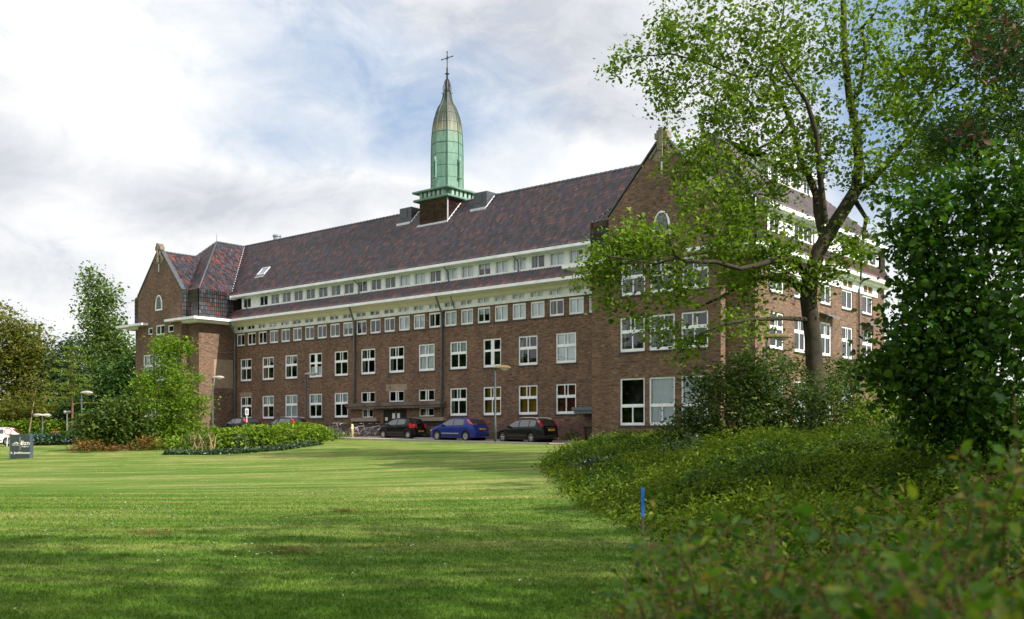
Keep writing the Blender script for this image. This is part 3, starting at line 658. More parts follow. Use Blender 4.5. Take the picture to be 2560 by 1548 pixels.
for k in range(8):
    a = k * math.pi / 4
    mb.tube([(CX + (r + .012) * math.cos(a), CY + (r + .012) * math.sin(a), z) for r, z in prof], .034, 6)
for z in (19.5, 20.4, 21.3, 22.15, 23.0, 23.75, 24.5):
    r = float(np.interp(z, [p[1] for p in prof], [p[0] for p in prof])) + .006
    for k in range(8):
        a, b = k * math.pi / 4, (k + 1) * math.pi / 4; mb.tube([(CX + r * math.cos(a), CY + r * math.sin(a), z), (CX + r * math.cos(b), CY + r * math.sin(b), z)], .013 if z not in (22.15, 23.0) else .024, 4)
part(mb, 'seams', 'seam', parent=sp)
mb = MB()
for k in range(8):
    a = k * math.pi / 4
    if k % 2: continue
    cx, cy = CX + 1.31 * math.cos(a), CY + 1.31 * math.sin(a)
    mb.bevbox(cx - .12, cx + .12, cy - .12, cy + .12, 20.55, 20.75, .02); mb.lathe([(.13, 20.75), (.1, 20.9), (.03, 21.05)], 8, (cx, cy)); mb.bevbox(cx - .1, cx + .1, cy - .1, cy + .1, 19.45, 19.62, .02); mb.bevbox(cx - .13, cx + .13, cy - .13, cy + .13, 19.38, 19.46, .02); mb.lathe([(.05, 19.2), (.09, 19.38)], 8, (cx, cy))
    for d in (-.07, .07): mb.box(cx + d - .03, cx + d + .03, cy - .09, cy + .09, 19.62, 20.55)
part(mb, 'lantern_niche', 'copper', parent=sp)
mb = MB()
mb.lathe([(.2, 26.15), (.27, 26.25), (.18, 26.35), (.16, 26.9), (.1, 27.15), (.06, 27.3)], 10, (CX, CY))
for k in range(8):
    a = k * math.pi / 4; mb.tube([(CX + r * math.cos(a), CY + r * math.sin(a), z) for r, z in ((.24, 26.1), (.31, 26.45), (.30, 26.7), (.2, 27.0), (.09, 27.25))], .028, 5); mb.tube([(CX + .25 * math.cos(a), CY + .25 * math.sin(a), 26.2), (CX + .4 * math.cos(a), CY + .4 * math.sin(a), 26.12), (CX + .46 * math.cos(a), CY + .46 * math.sin(a), 26.22)], .015, 4)
mb.tube([(CX, CY, 27.2), (CX, CY, 28.0)], .07, 6); mb.tube([(CX - .08, CY, 27.2), (CX - .05, CY, 28.15)], .025, 5); mb.tube([(CX + .08, CY, 27.2), (CX + .05, CY, 28.15)], .025, 5); mb.box(CX - .13, CX + .13, CY - .13, CY + .13, 27.62, 27.68)
part(mb, 'finial', 'iron', parent=sp)
mb = MB(); mb.tube([(CX, CY, 28.0), (CX, CY, 29.32)], .035, 6); mb.tube([(CX - .56, CY, 28.87), (CX + .56, CY, 28.87)], .032, 6)
for e in ((-.58, 28.87), (.58, 28.87), (0, 29.34)): mb.lathe([(.03, e[1] - .05), (.06, e[1]), (.03, e[1] + .05)], 6, (CX + e[0], CY))
for k in range(4):
    a = math.pi / 4 + k * math.pi / 2; mb.tube([(CX, CY, 28.87), (CX + .17 * math.cos(a), CY, 28.87 + .17 * math.sin(a))], .018, 4)
part(mb, 'cross', 'iron', parent=sp)
# ridge boxes, flue, roof light
for x0 in (-14.85, -6.95):
    mb = MB(); mb.bevbox(x0, x0 + 1.36, 3.75, 5.3, 15.9, 17.75, .03); mb.box(x0 + .16, x0 + .9, 3.72, 3.749, 16.95, 17.6)
    b_ = part(mb, 'vent_box', 'slate')
    mb = MB(); zz = 11.88 + (3.75 + .55) / RS; mb.box(x0 - .08, x0 + 1.44, 3.5, 3.74, zz - .22, zz - .02); mb.tube([(x0 + 1.42, 3.6, zz - .1), (x0 + 1.42, 4.6, Z_R + .02)], .07, 4); part(mb, 'flashing', 'lead', parent=b_)
mb = MB(); mb.lathe([(.34, 16.5), (.34, 18.1), (.40, 18.15), (.40, 18.3)], 16, (-33.2, 5.6)); part(mb, 'flue', 'zinc')
def onroof(x, v, h): # point h above the main roof, v metres up the slope
    d = Vector((0, 5.18, 5.62)).normalized(); nrm = Vector((0, -5.62, 5.18)).normalized(); return Vector((x, -.55, 11.88)) + d * v + nrm * h
mb = MB(); x0, x1, v0, v1 = -29.9, -28.8, 2.4, 3.35
for a, b, c, d in ((x0, x1, v0, v0 + .1), (x0, x1, v1 - .1, v1), (x0, x0 + .1, v0 + .1, v1 - .1), (x1 - .1, x1, v0 + .1, v1 - .1)):
    mb.rings([[onroof(p, q, h) for p, q in ((a, c), (b, c), (b, d), (a, d))] for h in (0.0, .13)])
mb.rings([[onroof(p, q, h) for p, q in ((x0 - .12, v0 - .3), (x1 + .12, v0 - .3), (x1 + .12, v0), (x0 - .12, v0))] for h in (0.03, .06)])
sk = part(mb, 'skylight', 'lead')
mg, ng, og = mat('skylight_glass'); pp = ng.new('ShaderNodeBsdfPrincipled'); pp.inputs['Base Color'].default_value = (.05, .1, .2, 1); pp.inputs['Roughness'].default_value = .05; pp.inputs['Specular IOR Level'].default_value = 1.0; pp.inputs['Coat Weight'].default_value = .8; ng.link(pp.outputs[0], og.inputs[0]); M['skyglass'] = mg
mb = MB().quad(*[onroof(p, q, .10) for p, q in ((x0 + .1, v0 + .1), (x1 - .1, v0 + .1), (x1 - .1, v1 - .1), (x0 + .1, v1 - .1))]); part(mb, 'pane', 'skyglass', parent=sk)
# downpipes: out of the gutter, sloping back to the wall, then straight down
for xt, x, zb in ((XL + 1.0, XL + .28, GND), (-15.1, -15.75, 2.2), (-5.95, -6.4, GND + 1.9)):
    mb = MB(); pts = [(xt, -1.2, 9.56), (xt, -1.12, 9.4), (x, -.16, 8.55), (x, -.13, 8.3), (x, -.13, zb)]
    if zb > GND and zb < 1: pts += [(x, -.13, 1.25), (x + .15, -.2, .95), (x + .35, -.2, .4), (x + .4, -.2, .1)] if False else []
    mb.tube(pts, .075, 8)
    for z in (7.6, 5.9, 4.2, 2.6): 
        if z > zb: mb.tube([(x, -.13, z), (x, -.13, z + .07)], .095, 8)
    if zb > GND and zb < 1: mb.tube([(x, -.13, zb), (x + .14, -.13, .1), (x + .42, -.13, -.5), (x + .45, -.13, GND)], .06, 8)
    part(mb, 'downpipe', 'pipe', True)
mb = MB(); mb.tube([(-4.6, -1.1, 9.4), (-5.1, -.2, 8.75)], .05, 6); part(mb, 'downpipe', 'pipe', True)
for x in (-15.4, -5.9, .5, -29.9):
    mb = MB(); mb.tube([(x, -.5, 11.7), (x + .05, -.35, 11.55), (x + .05, -.02, 11.35), (x + .05, -.02, 10.7)], .045, 8); part(mb, 'dormer_pipe', 'pipe', True)
# entrance: thick flat canopy, porch walls, doors with notices
mb = MB(); mb.box(-16.3, -6.07, -.60, -.003, 2.03, 2.27); mb.box(-16.2, -6.15, -.52, -.003, 1.84, 2.028); cn = part(mb, 'canopy', 'concrete')
for a, b, z in ((-15.9, -13.0, .9), (-9.6, -6.0, .88)): part(MB().box(a, b, -.35, -.003, z, z + .26), 'stone_band', 'beige')
for a, b, z, t in ((-15.9, -13.0, .6, .9), (-9.6, -6.0, .52, .88)): part(MB().box(a, b, -.22, -.003, z, t), 'recess', 'shadow_joint')
for a, b, t in ((-16.1, -13.0, .58), (-9.6, -5.9, .5)): part(MB().box(a, b, -.45, -.003, GND, t), 'porch_wall', 'plinth')
mb = MB()
for k in range(4): mb.box(-12.9, -9.7, -.5 - .3 * (3 - k) - .3, -.5 - .3 * (3 - k), GND, -.5 + .14 * k)
mb.box(-12.9, -9.7, -.5, -.002, GND, -.06); part(mb, 'steps', 'concrete')
mb = MB()
for x0, x1 in ((-12.6, -11.38), (-11.33, -10.1)):
    mb.box(x0, x1, .12, .18, -.05, 1.78)
dr = part(mb, 'entrance_door', 'dark')
M['paper'] = simple('white_paper', (.75, .75, .72), .8, var=.03)
mb = MB(); mb.box(-11.75, -11.45, .10, .118, 1.1, 1.5); mb.box(-11.22, -10.92, .10, .118, 1.1, 1.5); mb.box(-12.5, -12.25, .10, .118, .95, 1.2); part(mb, 'notice', 'paper', parent=dr)
mb = MB(); mb.tube([(-11.3, .08, .9), (-11.3, .08, 1.1)], .02, 5); mb.box(-11.37, -11.34, .1, .119, 0, 1.7); part(mb, 'handle', 'zinc', parent=dr)
mb = MB(); mb.box(5.7, XR + .1, -1.0, -.003, 1.42, 1.62); mb.box(5.8, XR + .1, -.9, -.003, 1.22, 1.42); part(mb, 'canopy', 'pipe')
mb = MB(); mb.box(5.95, 6.85, .1, .16, -.6, .42); part(mb, 'side_door', 'sill')
for x in (-.9, 3.4, -22):
    mb = MB(); mb.box(x, x + .55, -.045, -.031, -.38, -.2); part(mb, 'vent_grille', 'zinc')
# lamp and sensor over the porch
mb = MB(); mb.tube([(-11.95, 0, 4.28), (-11.95, -.3, 4.3)], .02, 5); mb.lathe([(.02, 4.12), (.12, 4.16), (.13, 4.28), (.03, 4.36)], 10, (-11.95, -.32)); mb.tube([(-11.85, -.01, 4.2), (-11.85, -.01, 3.66)], .012, 4); mb.box(-11.93, -11.8, -.08, -.013, 3.3, 3.52); part(mb, 'wall_lamp', 'pipe')
mb = MB(); mb.box(-31.72, -31.69, -3.3, -.2, .0, .01); 
# pale repaired panel on the return of the far wing
mb = MB(); mb.box(XL + .001, XL + .012, -2.05, -.15, 3.9, 6.35); part(mb, 'repaired_panel', 'beige')
# ------------------------------------------------------------------ terrain
def ss(t): t = np.clip(t, 0, 1); return t * t * (3 - 2 * t)
def edgeX(Y):   # left edge of the planted bank
    return np.interp(Y, [0, 8, 12, 16, 20, 24, 28, 35, 42, 50, 58, 70], [3.6, 3.2, 2.75, 2.3, 1.6, 1.35, 1.3, 1.0, 1.6, 3.0, 4.9, 9.0])
def height(X, Y):
    """ground height over the viewer's lawn (0 at the lens's foot) at world X, Y"""
    X = np.asarray(X, float); Y = np.asarray(Y, float)
    c, s = math.cos(TH), math.sin(TH); lx = X * c - (Y - DIST) * s; dy = -(X * s + (Y - DIST) * c)
    zr = np.where(lx > -26, -.485 - .013 * np.clip(lx, -26, 12), -.147 - .85 * ss((-26 - lx) / 12))
    low = -1.65 + .10 * np.sin(X * .07 + 1) * np.sin(Y * .05)* np.clip(Y / 40, 0, 1)
    h = zr + (low - zr) * ss((dy - 7.5) / 30) ** 0.8
    m = ss((X - edgeX(Y)) / 7.5) * ss((Y - 7) / 16)
    top = np.where(lx > 9, -.30, zr) ; top = np.interp(dy, [0, 4, 8], [0, .3, 1]) * 0.22 - .70
    h = h + (np.maximum(top, h) - h) * m
    far = ss((np.hypot(X, Y) - 160) / 100)
    h = h * (1 - far) + (-1.2) * far
    return h + EYE
def gz(X, Y): return float(height(X, Y))
def ground_at(u, v):
    """world point where the sight line of photograph pixel (u, v) meets the ground"""
    Ys = np.concatenate([np.arange(3, 140, .05)]); Xs = (u - U0) / FPX * Ys; zs = EYE + (V0 - v) / FPX * Ys
    k = int(np.argmax(zs < height(Xs, Ys))); return float(Xs[k]), float(Ys[k]), gz(Xs[k], Ys[k])
# grass sheet
def lawn_colour(n, tc):
    """mown grass: fine tufts, long paler mowing runs, greener patches; by world position"""
    x, y, z = n.sep(tc)
    # the mower went round in wide arcs about a point near the drive
    wob = n.math('MULTIPLY', n.math('SUBTRACT', n.noise(tc, .05, 2), .5), 3.0)
    ex = n.math('MULTIPLY', n.math('ADD', x, 7.0), .72); ey = n.math('SUBTRACT', y, 74.0)
    a = n.math('ADD', n.math('SQRT', n.math('ADD', n.math('MULTIPLY', ex, ex), n.math('MULTIPLY', ey, ey))), wob)
    along = n.math('MULTIPLY', n.math('ARCTAN2', ex, n.math('MULTIPLY', ey, -1.0)), 45.0)
    streak = n.noise(n.comb(a, n.math('MULTIPLY', along, .10), 0), .8, 4, .62)
    streak2 = n.noise(n.comb(a, n.math('MULTIPLY', along, .2), 7), 2.8, 6, .7)
    patch = n.noise(tc, .25, 5, .6); fine = n.noise(tc, 7, 6, .7); f2 = n.noise(tc, 45, 3, .7); clump = n.noise(tc, 2.2, 5, .65)
    g = n.ramp(n.math('ADD', n.math('MULTIPLY', fine, .6), n.math('MULTIPLY', f2, .4)), [(0.3, (.070, .125, .014)), (0.5, (.135, .20, .034)), (0.7, (.22, .29, .07))])
    st = n.math('ADD', n.math('MULTIPLY', streak, .6), n.math('MULTIPLY', streak2, .4))
    dry = n.math('MULTIPLY', n.range(st, .475, .60), n.math('MULTIPLY', n.range(clump, .3, .62, .35, 1.0), n.range(y, 9, 20, .45, 1.0)))
    c = n.mix(dry, g, n.mix(n.range(fine, .35, .65), (.26, .225, .085, 1), (.46, .40, .18, 1)))
    green = n.math('MULTIPLY', n.range(st, .485, .41), .75)
    c = n.mix(green, c, n.mix(n.range(fine, .35, .65), (.055, .11, .014, 1), (.12, .205, .03, 1)))
    brown = n.math('MULTIPLY', n.range(n.math('ADD', n.math('MULTIPLY', st, .6), n.math('MULTIPLY', clump, .4)), .58, .64), .6)
    c = n.mix(brown, c, (.17, .115, .045, 1))
    c = n.mix(n.range(y, 8, 60, .75, 0.15), c, n.mix(1.0, c, (.72, 1.0, .72, 1), 'MULTIPLY'))
    return n.mix(1.0, c, n.ramp(patch, [(.3, (.78, .86, .8)), (.7, (1.15, 1.08, 1.1))]), 'MULTIPLY'), (fine, f2, streak2, clump)
def lawn_material():
    m, n, o = mat('lawn'); p = n.new('ShaderNodeBsdfPrincipled'); c, (fine, f2, s2, cl) = lawn_colour(n, n.new('ShaderNodeNewGeometry').outputs['Position'])
    n.put(p.inputs['Base Color'], c); p.inputs['Roughness'].default_value = .9; p.inputs['Specular IOR Level'].default_value = .12
    b = n.new('ShaderNodeBump'); b.inputs['Strength'].default_value = .8; b.inputs['Distance'].default_value = .06
    n.put(b.inputs['Height'], n.math('ADD', n.math('ADD', f2, fine), n.math('MULTIPLY', cl, 1.5))); n.link(b.outputs[0], p.inputs['Normal'])
    n.link(p.outputs[0], o.inputs[0]); return m
def blade_material():
    m, n, o = mat('grass_blade'); g = n.new('ShaderNodeNewGeometry'); c, _ = lawn_colour(n, g.outputs['Position'])
    c = n.mix(1.0, c, n.ramp(g.outputs['Random Per Island'], [(0, (.5, .6, .5)), (.8, (1.15, 1.15, 1.0)), (1, (1.8, 1.5, 1.2))]), 'MULTIPLY')
    p = n.new('ShaderNodeBsdfDiffuse'); n.put(p.inputs[0], c); t = n.new('ShaderNodeBsdfTranslucent'); n.put(t.inputs[0], c)
    s = n.new('ShaderNodeMixShader'); s.inputs[0].default_value = .35; n.link(p.outputs[0], s.inputs[1]); n.link(t.outputs[0], s.inputs[2]); n.link(s.outputs[0], o.inputs[0]); return m
M['lawn'] = lawn_material()
xs = np.unique(np.concatenate([np.linspace(-900, -90, 14), np.arange(-90, 60, 1.0), np.linspace(60, 900, 14)]))
ys = np.unique(np.concatenate([np.linspace(-400, -20, 8), np.arange(-20, 130, 1.0), np.linspace(130, 2500, 16)]))
gx, gy = np.meshgrid(xs, ys); V = np.stack([gx, gy, height(gx, gy)], -1).reshape(-1, 3); nx = len(xs)
k = np.arange((len(ys) - 1) * (nx - 1)); r_, c_ = k // (nx - 1), k % (nx - 1); i = r_ * nx + c_
tag(fastmesh('ground', V, np.stack([i, i + 1, i + nx + 1, i + nx], 1), M['lawn'], None, True), kind='structure')
# paved drive along the front, laid over the ground, with a kerb
M['paving'] = simple('drive_paving', (.30, .235, .20), .9, var=.25, scale=6, bump=.3)
M['kerb'] = simple('kerb_stone', (.34, .32, .29), .9, var=.2, scale=5)
def strip(name, m, d0, d1, lift, x0=-60, x1=9.5, n=90, thick=0.0):
    mb = MB(); L = []
    for q in range(n + 1):
        lx = x0 + (x1 - x0) * q / n; row = []
        for d in np.linspace(d0, d1, 7): X, Y = to_world(lx, -d); row.append((X, Y, gz(X, Y) + lift))
        L.append(row)
    for a, b in zip(L, L[1:]):
        for j in range(6): mb.quad(a[j], b[j], b[j + 1], a[j + 1])
        if thick: mb.quad(a[0], b[0], (*b[0][:2], b[0][2] - thick), (*a[0][:2], a[0][2] - thick)); mb.quad(a[6], b[6], (*b[6][:2], b[6][2] - thick), (*a[6][:2], a[6][2] - thick))
    return tag(mb.build(name, M[m]), kind='structure')
strip('driveway', 'paving', 2.2, 8.1, .03); strip('kerb', 'kerb', 8.1, 8.25, .09, thick=.3); strip('kerb', 'kerb', 2.0, 2.2, .12, thick=.3)
# ------------------------------------------------------------------ plants
nr = np.random.default_rng(11)
def leaves_mesh(name, mat_, P, size, parent, up=0.5, aspect=.55, dirs=None, jit=.45, shape='diamond'):
    """one folded leaf per point; P (n,3)"""
    n = len(P); N = nr.normal(size=(n, 3)); N /= np.linalg.norm(N, axis=1)[:, None]; N[:, 2] = np.abs(N[:, 2]) * 1.0 + up; N /= np.linalg.norm(N, axis=1)[:, None]
    D = nr.normal(size=(n, 3))
    if dirs is not None: D = D * .6 + dirs
    D -= (D * N).sum(1)[:, None] * N; D /= np.linalg.norm(D, axis=1)[:, None] + 1e-9; S = np.cross(N, D)
    L = size * (1 + jit * nr.normal(size=n).clip(-1.5, 1.8)); Wd = L * aspect * nr.uniform(.75, 1.2, n); droop = nr.uniform(-.25, .1, n)
    L, Wd = L[:, None], Wd[:, None]
    if shape == 'diamond':
        a = P; b = P + D * L * .45 + S * Wd * .5 + N * Wd * .18; c = P + D * L + N * (droop[:, None] * L); d = P + D * L * .45 - S * Wd * .5 + N * Wd * .18
        V = np.stack([a, b, c, d], 1).reshape(-1, 3); q = np.arange(n)[:, None] * 4
        F = np.concatenate([q + [0, 1, 2], q + [0, 2, 3]], 0)
    else:   # rounder leaf with six corners
        a = P; b1 = P + D * L * .25 + S * Wd * .42 + N * Wd * .12; b2 = P + D * L * .65 + S * Wd * .42 + N * Wd * .15; c = P + D * L + N * (droop[:, None] * L); d2 = P + D * L * .65 - S * Wd * .42 + N * Wd * .15; d1 = P + D * L * .25 - S * Wd * .42 + N * Wd * .12
        V = np.stack([a, b1, b2, c, d2, d1], 1).reshape(-1, 3); q = np.arange(n)[:, None] * 6
        F = np.concatenate([q + [0, 1, 2], q + [0, 2, 3], q + [0, 3, 4], q + [0, 4, 5]], 0)
    return fastmesh(name, V, F, mat_, parent)
def skeleton(limbs, clusters, step=.5, lift=.5):
    """grow twigs from the limbs to every cluster; limbs are lists of (x,y,z,r). Returns segments (p, q, rp, rq)"""
    N = []; par = []; r0 = []; seg = []
    for L in limbs:
        prev = None
        for a, b in zip(L, L[1:]):
            a, b = np.array(a), np.array(b); m = max(1, int(np.linalg.norm(b[:3] - a[:3]) / step))
            for t in range(m + 1):
                q = a + (b - a) * t / m; N.append(q[:3]); r0.append(q[3])
                if prev is not None and t > 0: seg.append((N[prev], q[:3], r0[prev], q[3]))
                prev = len(N) - 1
    nl = len(N); P = np.zeros((nl + len(clusters) * 7, 3)); P[:nl] = N; Rr = np.zeros(len(P)); Rr[:nl] = r0; cnt = nl
    base = P[:nl].mean(0); order = np.argsort([np.min(np.linalg.norm(P[:nl] - c, axis=1)) for c in clusters])
    for k in order:
        c = clusters[k]; d = np.linalg.norm(P[:cnt] - c, axis=1) + lift * np.maximum(0, P[:cnt, 2] - c[2] + .1) ; j = int(np.argmin(d)); p = P[j]; L = np.linalg.norm(c - p)
        m = int(np.clip(L / step, 1, 6)); r = min(Rr[j] * .7, .012 + .011 * L); mid = (p + c) / 2 + nr.normal(size=3) * L * .10 + np.array([0, 0, .10 * L]); prev = p; rp = r
        for t in range(1, m + 1):
            s = t / m; q = (1 - s) ** 2 * p + 2 * s * (1 - s) * mid + s * s * c; rq = max(.004, r * (1 - .75 * s)); seg.append((prev, q, rp, rq)); prev, rp = q, rq
            if cnt < len(P): P[cnt] = q; Rr[cnt] = rq; cnt += 1
    return seg
def twigs_mesh(name, mat_, seg, parent, n=5):
    A = np.array([s[0] for s in seg]); Bq = np.array([s[1] for s in seg]); ra = np.array([s[2] for s in seg]); rb = np.array([s[3] for s in seg])
    D = Bq - A; L = np.linalg.norm(D, axis=1)[:, None] + 1e-9; D = D / L; rb = rb * .985; Bq = Bq + D * rb[:, None] * .5
    up = np.where(np.abs(D[:, 2:3]) < .9, np.array([[0, 0, 1.0]]), np.array([[1.0, 0, 0]])); X = np.cross(D, up); X /= np.linalg.norm(X, axis=1)[:, None]; Y = np.cross(D, X)
    an = np.arange(n) * 2 * math.pi / n; ring = X[:, None] * np.cos(an)[None, :, None] + Y[:, None] * np.sin(an)[None, :, None]
    V = np.concatenate([A[:, None] + ring * ra[:, None, None], Bq[:, None] + ring * rb[:, None, None]], 1).reshape(-1, 3)
    o = np.arange(len(seg))[:, None] * 2 * n; F = np.concatenate([o + [k, (k + 1) % n, n + (k + 1) % n, n + k] for k in range(n)], 0)
    return fastmesh(name, V, F, mat_, parent, True)
def ball(n, c, r, shell=.35):
    """n points in an ellipsoid, leaning to its outside"""
    d = nr.normal(size=(n, 3)); d /= np.linalg.norm(d, axis=1)[:, None]; q = nr.uniform(size=n) ** shell
    return np.array(c) + d * q[:, None] * np.array(r)
M['bark'] = simple('mossy_bark', (.030, .025, .012), .95, var=.7, scale=2.2, bump=.8)
M['barkdark'] = simple('dark_bark', (.022, .02, .016), .95, var=.4, scale=5)
M['barkpale'] = simple('pale_bark', (.24, .19, .12), .9, var=.3, scale=4)
M['barkred'] = simple('red_bark', (.14, .07, .04), .9, var=.3, scale=4)
M['straw'] = simple('dry_straw', (.34, .25, .12), .9, var=.4, scale=4)
def plant(name, label, cat, base, crown, leaf, size, per, spread, bark='bark', limbs=None, trunk=None, group=None, up=.45, aspect=.6, flat=.75, shell=.4, lift=.5, twig=True, lname='crown', tname='trunk', shape='diamond', step=.5, sides=5):
    """crown: list of (centre, radii, clusters). A trunk and twigs reach every cluster; leaves sit in loose clumps round the twig ends"""
    bx, by = base[0], base[1]; bz = base[2] if len(base) > 2 else gz(bx, by)
    e = empty(name, (bx, by, bz), 0, label, cat, group); o = np.array([bx, by, bz])
    C = np.concatenate([ball(n, c, r, shell) for c, r, n in crown], 0) - o
    C = C[C[:, 2] > .05]
    if limbs is None:
        t = trunk or (.12, .6); zc = np.mean([c[2] for c, r, n in crown]) - bz; xc_ = np.mean([c[0] for c, r, n in crown]) - bx; yc_ = np.mean([c[1] for c, r, n in crown]) - by
        limbs = [[(0, 0, -.1, t[0]), (xc_ * .3, yc_ * .3, zc * t[1] * .6, t[0] * .75), (xc_ * .8, yc_ * .8, zc * t[1] * 1.2, t[0] * .45)]]
    else: limbs = [[(a - bx, b - by, c_ - bz, r) for a, b, c_, r in L] for L in limbs]
    if twig:
        seg = skeleton(limbs, C, step, lift); twigs_mesh(tname, M[bark], seg, e, sides)
    P = np.repeat(C, per, 0); q = nr.normal(size=P.shape) * np.array([spread, spread, spread * flat]); P = P + q
    P = P[P[:, 2] > .02]
    leaves_mesh(lname, leaf, P, size, e, up, aspect, shape=shape)
    return e
# ------------------------------------------------------------------ leaf materials
LF = {}
LF['plane'] = leafmat('leaf_fresh', [(.05, .095, .010), (.09, .155, .016), (.13, .21, .023), (.19, .27, .032)], .45)
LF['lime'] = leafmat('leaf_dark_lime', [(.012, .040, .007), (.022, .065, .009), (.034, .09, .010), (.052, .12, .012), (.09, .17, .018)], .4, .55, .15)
LF['bright'] = leafmat('leaf_bright', [(.07, .14, .012), (.11, .20, .018), (.15, .25, .022), (.21, .30, .03)], .45)
LF['poplar'] = leafmat('leaf_poplar', [(.055, .10, .022), (.09, .15, .032), (.13, .20, .045)], .35)
LF['olive'] = leafmat('leaf_olive', [(.085, .10, .018), (.13, .15, .026), (.17, .15, .035), (.11, .16, .026)], .45)
LF['deep'] = leafmat('leaf_deep', [(.022, .06, .014), (.04, .09, .02), (.07, .13, .026)], .3)
LF['spruce'] = leafmat('needles', [(.02, .055, .022), (.036, .08, .032), (.055, .105, .03)], .2)
LF['rhodo'] = leafmat('leaf_leathery', [(.022, .055, .010), (.045, .09, .014), (.08, .13, .02), (.13, .17, .03)], .25, .45, .2)
LF['hedge'] = leafmat('leaf_hedge', [(.06, .12, .012), (.11, .19, .018), (.16, .25, .022), (.22, .30, .03)], .35)
LF['red'] = leafmat('leaf_red', [(.14, .05, .02), (.20, .10, .03), (.16, .14, .03), (.10, .04, .025)], .35)
LF['ivy'] = leafmat('leaf_ivy', [(.02, .05, .016), (.035, .075, .024), (.06, .10, .035)], .15, .35, .5)
LF['cover'] = leafmat('leaf_groundcover', [(.04, .08, .006), (.08, .135, .009), (.12, .18, .012), (.18, .23, .018)], .35)
LF['coverdark'] = leafmat('leaf_groundcover_dark', [(.018, .05, .010), (.035, .085, .012), (.055, .115, .016)], .3)
LF['fore'] = leafmat('leaf_foreground', [(.02, .07, .012), (.04, .11, .014), (.07, .165, .016), (.13, .25, .02), (.05, .12, .014), (.17, .28, .025), (.08, .18, .016), (.04, .11, .012), (.03, .09, .012), (.10, .2, .016), (.26, .32, .03), (.05, .13, .014), (.30, .24, .04), (.04, .11, .012)], .4, .45, .25)
LF['brown'] = leafmat('dry_cones', [(.07, .035, .03), (.12, .06, .045), (.16, .09, .06)], .1)
LF['elder'] = leafmat('leaf_elder', [(.03, .06, .014), (.05, .09, .018), (.085, .13, .025)], .35)
LF['flower'] = leafmat('cream_flower', [(.5, .5, .25), (.65, .63, .4)], .3)
LF['dry'] = leafmat('dry_twig_leaf', [(.16, .11, .05), (.24, .17, .08), (.11, .09, .04)], .3)
LF['bluebell'] = leafmat('blue_flower', [(.12, .14, .4), (.2, .22, .55), (.3, .3, .6)], .3)
def px(u, v, Y, ru, rv, n, dep=None, dY=0.0):
    """an ellipsoid of foliage given by where it shows in the photograph and how far off it stands"""
    Yc = Y + dY; x, y, z = at(u, v, Yc); rx, rz = ru / FPX * Yc, rv / FPX * Yc
    return ((x, y, z), (rx, dep if dep else rx, rz), n)
def limb(Y, pts):
    """a limb drawn along photograph pixels: (u, v, radius px, depth offset)"""
    out = []
    for u, v, r, d in pts: x, y, z = at(u, v, Y + d); out.append((x, y, z, r * .84 / FPX * (Y + d)))
    return out
